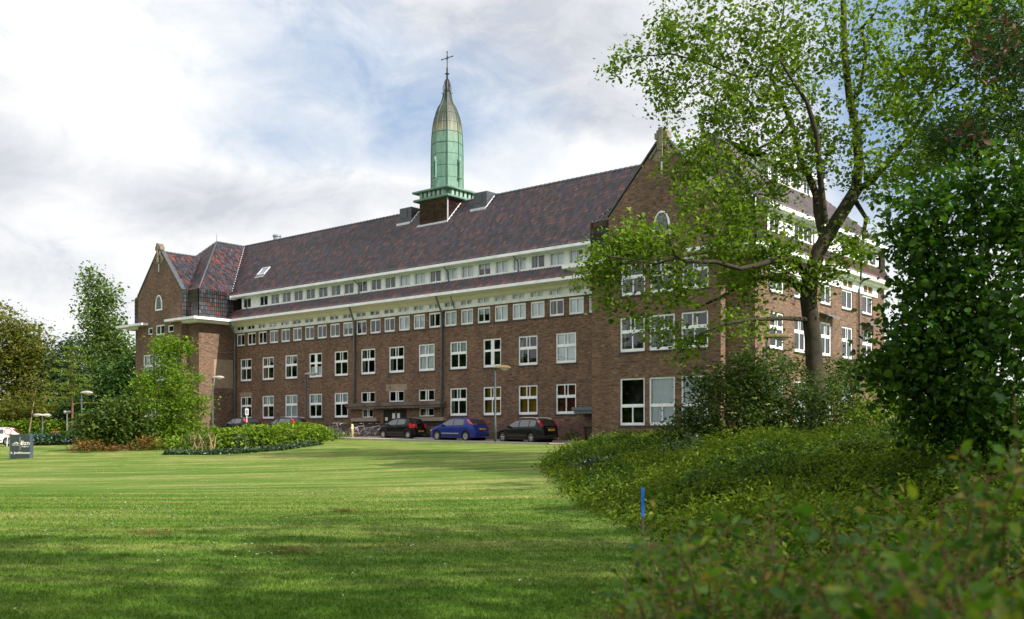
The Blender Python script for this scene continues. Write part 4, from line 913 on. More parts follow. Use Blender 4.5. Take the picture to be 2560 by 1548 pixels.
# ------------------------------------------------------------------ the large tree before the right wing
TY = 36.0
bx, by, _ = at(2042, 1085, TY)
L = [limb(TY, [(2043, 1150, 36, 0), (2040, 1010, 29, 0), (2032, 850, 25, 0), (2020, 750, 25, 0), (2026, 690, 24, 0), (2045, 630, 22, 0), (2083, 565, 21, .3), (2112, 520, 20, .6), (2137, 480, 19, .8)]),
     limb(TY, [(2137, 484, 16, .8), (2147, 404, 14.5, 1), (2141, 320, 13, 1.2), (2125, 255, 11.5, 1.3), (2111, 134, 10, 1.5), (2108, 0, 8.5, 1.8), (2112, -150, 6, 2), (2105, -300, 3, 2)]),
     limb(TY, [(2137, 480, 10, .8), (2180, 452, 10, .5), (2265, 355, 8.5, -.2), (2300, 300, 7, -.6), (2340, 210, 5, -1), (2370, 120, 3, -1.5)]),
     limb(TY, [(2018, 720, 13, 0), (2008, 665, 11, -.4), (1985, 650, 10, -.8), (1942, 648, 9, -1.4), (1900, 662, 8, -1.8), (1850, 672, 6.5, -2.2), (1790, 655, 6, -2.6), (1715, 655, 5.2, -3), (1690, 640, 4.5, -3.2), (1672, 600, 3.2, -3.4), (1668, 560, 2, -3.5)]),
     limb(TY, [(2010, 730, 12, 0), (1975, 700, 11, .6), (1905, 694, 9, 1.2), (1850, 712, 7, 1.6), (1800, 745, 5, 2), (1740, 770, 3.5, 2.3)]),
     limb(TY, [(1690, 645, 4.5, -3.2), (1640, 660, 3.6, -3.5), (1580, 650, 2.6, -3.8), (1520, 640, 1.8, -4)]),
     limb(TY, [(2024, 800, 8, 0), (1960, 796, 6.5, -1), (1870, 800, 5.5, -1.8), (1800, 812, 4.6, -2.4), (1745, 840, 3.6, -2.8), (1700, 880, 2.4, -3.1)]),
     limb(TY, [(2060, 600, 13, .2), (2043, 530, 12, .8), (2040, 486, 11.5, 1.2), (2018, 430, 10, 1.6), (2000, 395, 9, 1.8), (1978, 305, 8, 2.2), (1950, 241, 6.5, 2.4), (1926, 188, 5, 2.6), (1940, 120, 3.6, 2.8), (1960, 20, 2.4, 3)]),
     limb(TY, [(2062, 560, 11, -.3), (2050, 440, 9.5, -.9), (2040, 330, 8, -1.3), (2017, 255, 6.5, -1.6), (1980, 200, 4.6, -1.9), (1950, 150, 3, -2)]),
     limb(TY, [(1978, 305, 5, 2.2), (1935, 352, 4.4, 2), (1890, 375, 3.6, 1.8), (1840, 400, 2.4, 1.6)]),
     limb(TY, [(1926, 188, 4, 2.6), (1850, 195, 3.4, 2.4), (1770, 160, 2.8, 2), (1680, 135, 2.2, 1.6), (1560, 145, 1.4, 1.2)]),
     limb(TY, [(2125, 255, 7, 1.3), (2148, 230, 6, .6), (2165, 140, 5, 0), (2155, 70, 4, -.3), (2190, 30, 3, -.6)]),
     limb(TY, [(2137, 500, 8, .8), (2165, 545, 6, .2), (2155, 620, 4.4, -.4), (2152, 700, 2.6, -.8)]),
     limb(TY, [(2240, 385, 4.5, 0), (2330, 392, 3.6, -.6), (2400, 420, 2.2, -1.2)])]
crown = [px(1700, 130, TY, 130, 130, 44, 2.2, 1), px(1560, 160, TY, 50, 32, 8, 1, 1), px(1660, 60, TY, 40, 70, 10, 1, 1), px(1640, 230, TY, 85, 60, 16, 1.5, 1), px(1850, 110, TY, 190, 150, 80, 3, 1.5), px(2010, 80, TY, 130, 130, 60, 3, 1), px(1800, 270, TY, 160, 95, 56, 2.6, .5), px(1950, 250, TY, 150, 130, 60, 3.0, .5),
         px(2180, 100, TY, 110, 130, 48, 2.4, -.4), px(2230, 260, TY, 100, 120, 40, 2, -.6), px(1730, 400, TY, 80, 60, 22, 1.5, 0), px(1820, 420, TY, 110, 80, 36, 2.2, 0), px(1960, 420, TY, 120, 90, 44, 2.4, 0), px(1590, 590, TY, 70, 50, 12, 1.2, -1), px(1790, 530, TY, 130, 90, 38, 2, -1), px(1900, 560, TY, 120, 90, 34, 2, -.5),
         px(1540, 640, TY, 90, 60, 26, 1.2, -2), px(1640, 620, TY, 100, 50, 24, 1.4, -2.5), px(1500, 700, TY, 55, 70, 18, 1, -2), px(1560, 760, TY, 80, 50, 10, 1, -2), px(1700, 720, TY, 110, 60, 26, 1.4, -1.5), px(1830, 700, TY, 100, 70, 26, 1.6, 0), px(1930, 690, TY, 70, 90, 22, 1.5, .5), px(1720, 840, TY, 90, 60, 14, 1.2, -2.4), px(1620, 810, TY, 60, 50, 6, 1, -2.6), px(1860, 820, TY, 80, 40, 14, 1.2, -1.5),
         px(2080, 360, TY, 90, 110, 34, 2, .5), px(2200, 430, TY, 110, 70, 32, 1.6, -.5), px(2120, 600, TY, 70, 80, 24, 1.5, -.4), px(2060, 690, TY, 60, 60, 14, 1.2, -.4), px(2300, 380, TY, 90, 60, 20, 1.4, -1), px(1900, -120, TY, 330, 120, 90, 3, 1), px(1850, 610, TY, 120, 45, 24, 1.4, -1.2), px(1970, 640, TY, 60, 45, 14, 1.2, -1), px(1700, 620, TY, 100, 40, 6, 1, -2), px(1560, 600, TY, 60, 40, 10, 1, -2)]
plant('plane_tree', 'tall mossy-barked tree with fresh green leaves standing before the right wing', 'tree', (bx, by), crown, LF['plane'], .14, 36, .28, 'bark', L, aspect=.75, up=.3, flat=.85, shell=.45, lift=.25, step=.55, sides=7)
# ------------------------------------------------------------------ right edge: shaded lime, trees behind it
E = [px(2290, 560, 17, 60, 90, 20, .8), px(2235, 920, 17, 60, 60, 18, .7), px(2430, 640, 17, 180, 200, 74, 1.4), px(2520, 520, 17, 130, 150, 40, 1.4), px(2365, 820, 17, 140, 150, 56, 1.3), px(2480, 860, 17, 180, 190, 66, 1.5, -.8), px(2300, 960, 17, 90, 80, 22, .8), px(2400, 1000, 17, 150, 60, 30, 1.2, -.6), px(2470, 1075, 17, 160, 36, 30, 1.1, -.4), px(2360, 1070, 17, 80, 30, 14, .9, -.2), px(2320, 700, 17, 70, 70, 12, .8), px(2280, 860, 17, 55, 60, 10, .6), px(2650, 700, 17, 140, 300, 50, 1.5)]
tx = at(2480, 1120, 17)
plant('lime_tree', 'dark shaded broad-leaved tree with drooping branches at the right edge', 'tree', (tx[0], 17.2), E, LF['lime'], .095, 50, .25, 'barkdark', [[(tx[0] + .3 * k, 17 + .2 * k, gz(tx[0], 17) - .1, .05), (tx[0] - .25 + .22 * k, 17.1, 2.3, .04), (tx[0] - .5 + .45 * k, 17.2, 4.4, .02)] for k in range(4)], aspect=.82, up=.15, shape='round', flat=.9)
plant('young_maple', 'light green tree rising behind the shaded lime at the top right', 'tree', (at(2470, 0, 27)[0], 27), [px(2310, 200, 27, 70, 190, 54, 1.5), px(2560, 60, 27, 110, 160, 50, 2), px(2400, 20, 27, 120, 60, 30, 1.5), px(2440, 120, 27, 130, 130, 60, 2), px(2420, 330, 27, 130, 100, 56, 1.6), px(2530, 260, 27, 110, 190, 60, 2), px(2320, 420, 27, 70, 50, 18, 1.2), px(2460, -80, 27, 150, 100, 34, 2)], LF['plane'], .13, 30, .24, 'barkdark', trunk=(.10, .7), aspect=.8, shape='diamond')
plant('cone_pine', 'dark pine with clusters of brown cones reaching in from the top right corner', 'tree', (at(2620, 0, 24.5)[0], 24.5), [px(2520, 110, 24.5, 100, 110, 46, 1), px(2400, 350, 24.5, 80, 45, 34, .8), px(2600, 300, 24.5, 110, 160, 50, 1.2)], LF['spruce'], .18, 60, .28, 'barkdark', trunk=(.14, .7), aspect=.14)
e = [o for o in COL.objects if o.name == 'cone_pine'][0]
P = np.concatenate([ball(n, c, r) for c, r, n in (px(2490, 120, 23.2, 90, 100, 90, .4), px(2420, 340, 23.5, 60, 40, 40, .4))]) - np.array(e.location)
leaves_mesh('cones', LF['brown'], P, .17, e, .1, .5)['kind'] = 'stuff'
# ------------------------------------------------------------------ shrubs on the bank
def shrub(name, label, u, v, Y, crown, leaf, size, per, spread, group=None, bark='bark', **k):
    x, y, z = at(u, v, Y); n = k.pop('stems', 5); z0 = gz(x, y); top = max(c[2] + r[2] * .4 for c, r, q in crown)
    cx = [c for c, r, q in crown]; limbs = []
    for s in range(n):
        t = cx[s % len(cx)]; a = s * 2.4; limbs.append([(x + .12 * math.cos(a), y + .12 * math.sin(a), z0 - .1, .035), ((x + t[0]) / 2 + .2 * math.cos(a), (y + t[1]) / 2 + .2 * math.sin(a), (z0 + t[2]) / 2, .026), (t[0], t[1], t[2], .012)])
    return plant(name, label, k.pop('cat', 'shrub'), (x, y, z0), crown, leaf, size, per, spread, bark, limbs, group=group, lname='foliage', tname='stems', **k)
s_ = shrub('elder_shrub', 'straggly elder bush with flat cream flower heads under the right wing windows', 1830, 1100, 33, [px(1840, 1030, 33, 140, 90, 110, 1.3), px(1720, 1075, 33, 70, 40, 26, .9), px(1790, 940, 33, 60, 50, 14, .9), px(1900, 940, 33, 100, 70, 50, 1), px(1820, 1115, 33, 150, 40, 60, 1.2), px(1860, 980, 33, 90, 90, 40, 1.2), px(1760, 960, 33, 60, 50, 12, .8), px(1940, 1060, 33, 90, 70, 50, 1.2), px(1900, 1110, 33, 160, 35, 40, 1)], LF['elder'], .11, 44, .22, stems=9)
P = np.concatenate([ball(n, c, r, .2) for c, r, n in (px(1790, 960, 32.5, 90, 70, 16, .8), px(1850, 1050, 32, 130, 60, 14, .8), px(1730, 920, 33, 60, 30, 7, .8))]); P = np.repeat(P, 14, 0) + nr.normal(size=(len(P) * 14, 3)) * [.06, .06, .012] - np.array(s_.location)
leaves_mesh('flower_heads', LF['flower'], P, .045, s_, 2.0, .9)['kind'] = 'stuff'
shrub('laurel_shrub', 'dark glossy evergreen shrub below the lower branches of the tall tree', 2010, 1080, 38.5, [px(1960, 920, 38.5, 80, 60, 56, 1.2), px(2060, 950, 38.5, 70, 80, 56, 1), px(1990, 1010, 38.5, 110, 60, 70, 1.2)], LF['rhodo'], .14, 24, .17, aspect=.38)
shrub('laurel_shrub', 'dark evergreen shrub with narrow leaves in front of the east side wall', 2130, 1080, 40, [px(2110, 935, 40, 80, 36, 46, 1), px(2100, 1000, 40, 70, 60, 50, .9), px(2190, 930, 40, 60, 26, 26, .8)], LF['rhodo'], .15, 22, .16, aspect=.34)
shrub('hazel_shrub', 'light green bush standing against the lime at the foot of the east wall', 2220, 1070, 30, [px(2230, 1000, 30, 70, 70, 60, .9), px(2170, 1040, 30, 50, 40, 34, .8)], LF['hedge'], .10, 24, .16)
shrub('tall_shrub', 'tall loose light green shrub hiding the foot of the tall tree', 2040, 1110, 32.5, [px(2040, 985, 32.5, 60, 80, 44, .9), px(2085, 1050, 32.5, 70, 45, 44, 1), px(1990, 1070, 32.5, 60, 45, 40, 1), px(2130, 1000, 32.5, 40, 50, 18, .7)], LF['elder'], .10, 34, .2, stems=8)
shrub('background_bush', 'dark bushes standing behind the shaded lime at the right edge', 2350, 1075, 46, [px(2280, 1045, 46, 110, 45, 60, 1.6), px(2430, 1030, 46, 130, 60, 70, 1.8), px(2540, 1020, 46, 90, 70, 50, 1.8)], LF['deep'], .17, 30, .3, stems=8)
d_ = shrub('dead_shrub', 'dry straw-brown thicket of bare twigs at the foot of the east wall', 2130, 1085, 36, [px(2120, 1040, 36, 90, 40, 60, 1), px(2190, 1050, 36, 50, 30, 24, .8)], LF['dry'], .05, 5, .2, bark='straw', stems=14)
# low leafy cover over the whole bank: too many sprigs to count
cv = tag(empty('bank_planting', (6, 30, gz(6, 30))), 'low dense leafy cover spread over the bank', 'ground cover', None, 'stuff')
n = 320000
Y = 9 + (54 - 9) * nr.uniform(size=n) ** .85; X = edgeX(Y) + nr.normal(size=n) * .22 + nr.uniform(size=n) ** .9 * (Y * .545 + .8 - edgeX(Y))
keep = (X < Y * .56 + 1.5) & (to_local(X, Y)[1] < -4.6); X, Y = X[keep], Y[keep]
bump = .5 + .5 * np.sin(X * 1.7 + np.sin(Y * .9) * 2) * np.sin(Y * 1.3 + np.cos(X * 1.1)); rise = ss((X - edgeX(Y) + .15) / 2.2) * (.24 + .36 * bump) + .06
hq = nr.uniform(size=len(X)) ** .35; Z = height(X, Y) + rise * hq
clump = np.sin(X * 3.1 + 2 * np.sin(Y * 1.7)) * np.sin(Y * 2.7 + 1.6 * np.cos(X * 2.3)); Z += .10 * clump * rise / .4 * hq
mask = np.sin(X * .9 + 1.3 * np.sin(Y * .45)) * np.sin(Y * .55 + 1.1 * np.cos(X * .7)) + .35 * nr.normal(size=len(X)) > .42
P = np.stack([X, Y, Z], 1) - np.array(cv.location)
leaves_mesh('bank_leaves', LF['cover'], P[~mask], .06, cv, .5, .5); leaves_mesh('dark_bank_leaves', LF['coverdark'], P[mask], .07, cv, .4, .6)
# separate low bushes standing in the cover
for k, (u, v, Yb, ru, rv, lf, sz, lb) in enumerate(((1560, 1110, 42, 46, 22, 'elder', .09, 'low yellowish bush at the left end of the bank near the wall'), (1700, 1150, 30, 60, 26, 'ivy', .08, 'low dark bush in the middle of the bank below the elder'), (1930, 1165, 27, 80, 26, 'hedge', .08, 'bright low bush below the tall tree on the bank'), (2120, 1120, 30, 70, 26, 'hedge', .08, 'sunlit low bush on the bank left of the shaded lime'), (1480, 1190, 29, 40, 22, 'ivy', .08, 'low dark bush at the lawn edge of the bank'), (1800, 1240, 19, 90, 30, 'deep', .08, 'dark low bush on the slope behind the blue stake'), (2200, 1200, 20, 110, 34, 'elder', .08, 'loose green bush on the slope in front of the lime'))):
    x_, y_, z_ = at(u, v, Yb); zg_ = gz(x_, y_); rx_, rz_ = ru / FPX * Yb, rv / FPX * Yb
    shrub('bank_bush', lb, u, v, Yb, [((x_, y_, zg_ + .25 + rz_ * .6), (rx_, rx_ * .8, rz_), 34)], LF[lf], sz, 26, .14, group='low bushes on the bank', stems=6)
# longer shoots that stand out of the cover
m_ = 5200; Ys = 10 + 42 * nr.uniform(size=m_) ** .9; Xs = edgeX(Ys) - .1 + nr.uniform(size=m_) ** 1.2 * (Ys * .56 + 1 - edgeX(Ys)); ok_ = to_local(Xs, Ys)[1] < -4.8; Xs, Ys = Xs[ok_], Ys[ok_]; m_ = len(Xs)
bs = .5 + .5 * np.sin(Xs * 1.7 + np.sin(Ys * .9) * 2) * np.sin(Ys * 1.3 + np.cos(Xs * 1.1)); z0 = height(Xs, Ys) + ss((Xs - edgeX(Ys) + .15) / 2.2) * (.24 + .36 * bs) * .8
q = np.repeat(np.arange(m_), 9); t = np.tile(np.linspace(.1, 1, 9), m_); ln = nr.uniform(.12, .42, m_)[q]; a = nr.uniform(0, 6.28, m_)[q]
P = np.stack([Xs[q] + np.cos(a) * t * ln * .6, Ys[q] + np.sin(a) * t * ln * .6, z0[q] + t * ln], 1) + nr.normal(size=(len(q), 3)) * .015
leaves_mesh('bank_shoots', LF['cover'], P - np.array(cv.location), .075, cv, .2, .5)
# soil and shaded stems under it
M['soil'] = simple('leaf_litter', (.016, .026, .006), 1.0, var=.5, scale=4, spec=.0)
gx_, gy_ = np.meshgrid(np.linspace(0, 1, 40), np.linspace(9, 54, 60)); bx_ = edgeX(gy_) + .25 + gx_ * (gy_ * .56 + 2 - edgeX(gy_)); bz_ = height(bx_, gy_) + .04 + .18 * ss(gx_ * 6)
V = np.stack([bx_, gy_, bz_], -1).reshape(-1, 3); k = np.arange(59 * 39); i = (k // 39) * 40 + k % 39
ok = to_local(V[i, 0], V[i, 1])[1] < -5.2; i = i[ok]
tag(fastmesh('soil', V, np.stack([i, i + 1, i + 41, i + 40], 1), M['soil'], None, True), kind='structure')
# ------------------------------------------------------------------ foreground thicket, close to the lens
def spray(name, label, stems, seed, leaf_n=30, size=.030):
    g = np.random.default_rng(seed); x0, y0 = stems[0][0][:2]; e = empty(name, (x0, y0, gz(x0, y0)), 0, label, 'shrub', 'thicket branches in the foreground'); o = np.array(e.location); seg = []; P = []; Dd = []
    for a, b, sag in stems:
        a, b = np.array(a), np.array(b); Lh = np.linalg.norm(b - a); prev = a; m = 12
        for t in range(1, m + 1):
            s = t / m; q = a + (b - a) * s + np.array([0, 0, sag * 4 * s * (1 - s)]) + g.normal(size=3) * .012; r = .0055 * (1 - .75 * s) + .0012; seg.append((prev - o, q - o, r + .0004, r))
            if s > .15:
                for k in range(2):
                    d = g.normal(size=3); d[2] = abs(d[2]) * .7; d /= np.linalg.norm(d); ln = g.uniform(.08, .26); tip = q + d * ln; seg.append((q - o, tip - o, .0022, .001))
                    for z in np.linspace(.15, 1, leaf_n // 3): P.append(q + d * ln * z); Dd.append(d)
            prev = q
    twigs_mesh('stems', M['twig'], seg, e, 5)
    P = np.array(P) + g.normal(size=(len(P), 3)) * .012 - o
    leaves_mesh('foliage', LF['fore'], P, size, e, .25, .58, np.array(Dd), shape='round'); return e
M['twig'] = simple('reddish_twig', (.15, .065, .028), .7, var=.4, scale=8)
fg = np.random.default_rng(5)
labs = ['arching shrub branches with small leaves beside the blue stake', 'dense low thicket with orange young leaves at the bottom of the lawn edge', 'nearest leafy branches at the bottom right corner', 'bramble-like shrub with bare tan stems below the bank', 'tall arching spray of small leaves before the lime trunk', 'leafy thicket in the lower right before the dark bank']
for q, (u, v, Yb, n, up_) in enumerate(((1690, 1500, 4.6, 13, 1350), (1720, 1620, 3.3, 12, 1450), (2280, 1660, 2.0, 12, 1470), (1960, 1540, 3.5, 15, 1340), (2470, 1500, 3.0, 9, 1180), (2300, 1500, 4.2, 17, 1310))):
    st = []
    for k in range(n):
        ub = u + fg.normal() * 110; Ya = Yb + fg.uniform(-.5, .5); xa = (ub - U0) / FPX * Ya; za = gz(xa, Ya) if Yb > 2.5 else .45
        ut = u + fg.normal() * 130 + 40; vt = up_ + fg.uniform(-60, 200); Yt = Yb + fg.uniform(-.6, .5); x_, y_, z_ = at(ut, vt, Yt); st.append(((xa, Ya, za), (x_, y_, z_), fg.uniform(.02, .12)))
    spray('foreground_shrub', labs[q], st, 40 + q)
# ------------------------------------------------------------------ left side: trees beyond the car park
G1 = 'trees beyond the car park'
plant('poplar_tree', 'tall slender poplar rising above all the trees left of the building', 'tree', (at(262, 1060, 118)[0], 118), [px(232, 720, 118, 26, 45, 16, 1.4), px(275, 745, 118, 22, 35, 12, 1.4), px(248, 800, 118, 55, 60, 44, 2.4), px(245, 880, 118, 75, 70, 70, 3.2), px(262, 950, 118, 78, 60, 56, 3.4), px(295, 860, 118, 30, 70, 24, 2)], LF['poplar'], .34, 60, .66, 'barkpale', trunk=(.3, .95), group=G1, up=.2, flat=1.2)
plant('oak_tree', 'broad olive-brown tree with thin bare top twigs at the far left', 'tree', (at(45, 1070, 112)[0], 112), [px(15, 830, 112, 45, 60, 34, 3), px(70, 880, 112, 60, 70, 56, 3.4), px(20, 950, 112, 60, 60, 44, 3.2), px(100, 960, 112, 40, 70, 34, 3), px(60, 1020, 112, 80, 40, 84, 3), px(20, 880, 112, 60, 80, 50, 3), px(60, 940, 112, 80, 70, 60, 3), px(100, 900, 112, 36, 60, 34, 3), px(-60, 900, 112, 60, 110, 40, 3)], LF['olive'], .34, 46, .8, 'bark', trunk=(.35, .8), group=G1)
plant('bare_tree', 'thin leafless tree top showing beside the olive-brown tree', 'tree', (at(105, 1060, 122)[0], 122), [px(105, 850, 122, 30, 70, 40, 2), px(85, 820, 122, 30, 50, 26, 2)], LF['olive'], .2, 2, .5, 'bark', trunk=(.2, .9), group=G1)
plant('spruce_tree', 'dark blue-green conifer filling the gap left of the poplar', 'tree', (at(160, 1070, 108)[0], 108), [px(165, 880, 108, 28, 40, 20, 1.8), px(160, 940, 108, 45, 40, 40, 2.4), px(165, 1000, 108, 60, 50, 50, 2.6)], LF['spruce'], .45, 44, .6, 'barkdark', trunk=(.25, .95), group=G1, aspect=.3)
plant('dark_tree', 'dense dark green tree between the poplar and the building', 'tree', (at(300, 1070, 106)[0], 106), [px(290, 960, 106, 55, 60, 44, 2.6), px(325, 1000, 106, 40, 80, 34, 2.4), px(250, 1010, 106, 60, 50, 44, 2.6), px(330, 900, 106, 16, 40, 8, 1.5)], LF['deep'], .36, 52, .62, 'barkdark', trunk=(.3, .8), group=G1)
plant('thicket_tree', 'low olive green tree behind the clipped hedge', 'tree', (at(40, 1080, 98)[0], 98), [px(30, 1030, 98, 70, 36, 50, 2.4), px(110, 1040, 98, 50, 34, 40, 2.2)], LF['olive'], .32, 34, .55, 'bark', trunk=(.2, .7), group=G1)
plant('thicket_tree', 'low deep green tree behind the clipped hedge', 'tree', (at(190, 1080, 99)[0], 99), [px(190, 1040, 99, 50, 36, 44, 2.2), px(230, 1050, 99, 40, 30, 30, 2)], LF['deep'], .32, 34, .55, 'bark', trunk=(.2, .7), group=G1)
# trees outside the left edge that the windows mirror
for k, (X_, Y_, h_, lf, lb) in enumerate(((-72, 92, 15, 'olive', 'round olive tree outside the left edge of the photograph, nearest the car park'), (-88, 74, 17, 'deep', 'large dark tree outside the left edge of the photograph'), (-66, 60, 13, 'deep', 'smaller dark tree outside the left edge of the photograph'))):
    z_ = gz(X_, Y_); plant('broadleaf_tree', lb, 'tree', (X_, Y_), [((X_, Y_, z_ + h_ * .6), (5.2, 5.2, h_ * .38), 90)], LF[lf], .6, 20, .9, 'barkdark', trunk=(.35, .7), group='trees along the left side')
# trees behind and beside the photographer whose shade lies across the near lawn and the bank
for k, (X_, Y_, h_, r_, lb) in enumerate(((10.0, -3.5, 25, 5.6, 'tall tree beside the photographer, outside the view'), (14, -2.5, 25, 5.4, 'tall tree right of the photographer, outside the view'), (20.5, 2.0, 24, 5.2, 'large tree at the foot of the bank outside the right edge'), (6.0, -7.5, 22, 5.2, 'tree behind the photographer, outside the view'), (22, 15.5, 20, 5.0, 'large tree on the bank outside the right edge'), (19.5, -10, 25, 5.6, 'tall tree behind the photographer on the right, outside the view'), (23.5, -3, 24, 5.4, 'tall tree far to the right of the photographer, outside the view'))):
    z_ = gz(X_, Y_); plant('beech_tree', lb, 'tree', (X_, Y_), [((X_, Y_, z_ + h_ * .66), (r_, r_, h_ * .32), 120)], LF['deep'], .42, 20, .7, 'barkdark', trunk=(.3, .7), group='trees on the shady side of the lawn')
# wood along the far side of the road behind the photographer, mirrored in the windows and the cars
wd = tag(empty('woodland', (-100, 0, -1)), 'far wood along the road behind the photographer, outside the view', 'wood', None, 'stuff')
n = 56000; t = nr.uniform(0, 1, n); a_ = R(127) + t * R(151); rr = 105 + nr.normal(size=n) * 4 + 8 * np.sin(t * 23); hh = 15 + 4 * np.sin(t * 41) + 3 * np.sin(t * 97 + 1) + 2 * np.sin(t * 211)
P = np.stack([rr * np.cos(a_), 22 + rr * np.sin(a_), hh * nr.uniform(0, 1, n) ** .8], 1) - np.array(wd.location)
leaves_mesh('wood_leaves', LF['deep'], P, 1.5, wd, .1, .7)
# larch: thin trunk, flat drooping tiers
lx_, ly_ = at(180, 1110, 86)[0], 86; e = empty('larch_tree', (lx_, ly_, gz(lx_, ly_)), 0, 'young larch with a thin trunk and flat drooping green tiers', 'tree'); seg = []; P = []; z_top = at(178, 868, 86)[2] - e.location.z
seg += [(np.array([0, 0, -.1]), np.array([.05, 0, z_top * .5]), .13, .09), (np.array([.05, 0, z_top * .5]), np.array([-.05, 0, z_top]), .09, .03)]
g = np.random.default_rng(3)
for t in np.linspace(.42, .98, 13):
    for k in range(3):
        a = g.uniform(0, 6.28); ln = (1.15 - t) * 3.4 + .5; z0 = z_top * t; p = np.array([0, 0, z0])
        for m_ in range(4): q = p + np.array([math.cos(a) * ln / 4, math.sin(a) * ln / 4, .10 - .07 * m_]); seg.append((p, q, .03 - .005 * m_, .025 - .005 * m_)); P.append(p + (q - p) * g.uniform(size=(26, 1)) + g.normal(size=(26, 3)) * [.1, .1, .05]); p = q
twigs_mesh('trunk', M['barkred'], seg, e); leaves_mesh('crown', LF['hedge'], np.concatenate(P), .16, e, .4, .3)
# birch sapling that leans
bx_, by_ = at(68, 1072, 95)[0], 95; zz = gz(bx_, by_)
tp = at(92, 960, 95); plant('birch_sapling', 'pale thin-stemmed sapling leaning right behind the hedge', 'tree', (bx_, by_), [px(92, 970, 95, 40, 44, 40, 1.5)], LF['olive'], .22, 16, .45, 'barkpale', [[(bx_, by_, zz - .1, .075), ((bx_ + tp[0]) / 2, by_, (zz + tp[2]) / 2, .06), (tp[0], by_, tp[2], .03)]])
# ------------------------------------------------------------------ hedges and beds
def hedge(name, label, pts, w, h, leaf, n, size, cat='hedge', group=None, wob=.12):
    """clipped or rounded hedge following ground points; a leafy shell over a dark core"""
    x0, y0 = pts[0]; e = empty(name, (x0, y0, gz(x0, y0)), 0, label, cat, group); o = np.array(e.location); P = []; mb = MB(); rings = []
    A = np.array(pts, float); seglen = np.linalg.norm(A[1:] - A[:-1], axis=1); S = np.concatenate([[0], np.cumsum(seglen)])
    def pos(s): return np.stack([np.interp(s, S, A[:, 0]), np.interp(s, S, A[:, 1])], -1)
    s = nr.uniform(0, S[-1], n); d = (pos(np.minimum(s + .1, S[-1])) - pos(np.maximum(s - .1, 0))); d /= np.linalg.norm(d, axis=1)[:, None]; nn = np.stack([-d[:, 1], d[:, 0]], -1)
    a = nr.uniform(0, math.pi, n); q = nr.uniform(.82, 1.05, n); end = np.minimum(1, np.minimum(s, S[-1] - s) / (w * .5) + .35); hh = h * (1 + wob * np.sin(s * 1.9 + 1) + wob * .6 * np.sin(s * 4.3)) * end
    c4 = np.sign(np.cos(a)) * np.abs(np.cos(a)) ** .6; s4 = np.sin(a) ** .6
    xy = pos(s) + nn * (c4 * w / 2 * q)[:, None]; z = height(xy[:, 0], xy[:, 1]) + hh * s4 * q
    leaves_mesh('foliage', leaf, np.stack([xy[:, 0], xy[:, 1], z], 1) - o, size, e, .3, .6)
    m = max(3, int(S[-1] / .8))
    for k in range(m + 1):
        s_ = np.array([S[-1] * k / m]); p = pos(s_)[0]; dd = (pos(np.minimum(s_ + .1, S[-1])) - pos(np.maximum(s_ - .1, 0)))[0]; dd /= np.linalg.norm(dd); nn_ = np.array([-dd[1], dd[0]]); z0 = gz(*p); f = .8 * (.6 if k in (0, m) else 1)
        rings.append([(p[0] + nn_[0] * w / 2 * f * cx - o[0], p[1] + nn_[1] * w / 2 * f * cx - o[1], z0 + h * f * cz - o[2]) for cx, cz in ((-1, -.1), (-1, .6), (-.6, .95), (.6, .95), (1, .6), (1, -.1))])
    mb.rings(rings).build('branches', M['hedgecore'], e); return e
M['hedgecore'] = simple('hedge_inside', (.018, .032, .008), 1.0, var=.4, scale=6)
P0 = [at(u, 0, 96)[:2] for u in (-30, 60, 140, 215)]
hedge('clipped_hedge', 'long clipped bright green hedge behind the parked cars at the far left', P0, 1.6, 2.1, LF['hedge'], 5200, .26, wob=.03)
P1 = [ground_at(u, v)[:2] for u, v in ((75, 1113), (140, 1112), (215, 1110))]
fb = hedge('flower_bed', 'low dark bed with blue flowers at the back edge of the lawn', P1, 1.4, .75, LF['deep'], 2600, .2, cat='flower bed')
q = np.concatenate([np.array(P1[0])[None] + (np.array(P1[2]) - np.array(P1[0]))[None] * nr.uniform(size=(420, 1)) + nr.normal(size=(420, 2)) * .35]); P = np.stack([q[:, 0], q[:, 1] - .5, height(q[:, 0], q[:, 1]) + nr.uniform(.2, .7, 420)], 1) - np.array(fb.location)
leaves_mesh('blossoms', LF['bluebell'], P, .12, fb, .2, .6)
P2 = [ground_at(u, v)[:2] for u, v in ((500, 1124), (600, 1122), (700, 1114), (790, 1103))]
hedge('rounded_hedge', 'rounded bright green hedge in front of the parked cars and bicycles', P2, 2.2, 1.12, LF['hedge'], 12000, .17, wob=.07)
P3 = [ground_at(u, v)[:2] for u, v in ((420, 1136), (560, 1136), (680, 1128), (790, 1112))]
hedge('ivy_border', 'low dark ivy border between the lawn and the rounded hedge', P3, .9, .22, LF['ivy'], 5200, .11, cat='ground cover')
bu = ground_at(275, 1128); BY = bu[1] + 1.8
shrub('rhododendron', 'large dark leathery-leaved bush in the bed before the far wing', 275, 1120, BY, [px(300, 1040, BY, 60, 50, 60, 1.8), px(240, 1070, BY, 50, 40, 50, 1.5), px(330, 1060, BY, 50, 50, 44, 1.6), px(275, 1100, BY, 85, 26, 50, 1.8)], LF['rhodo'], .2, 52, .28, aspect=.5, stems=8)
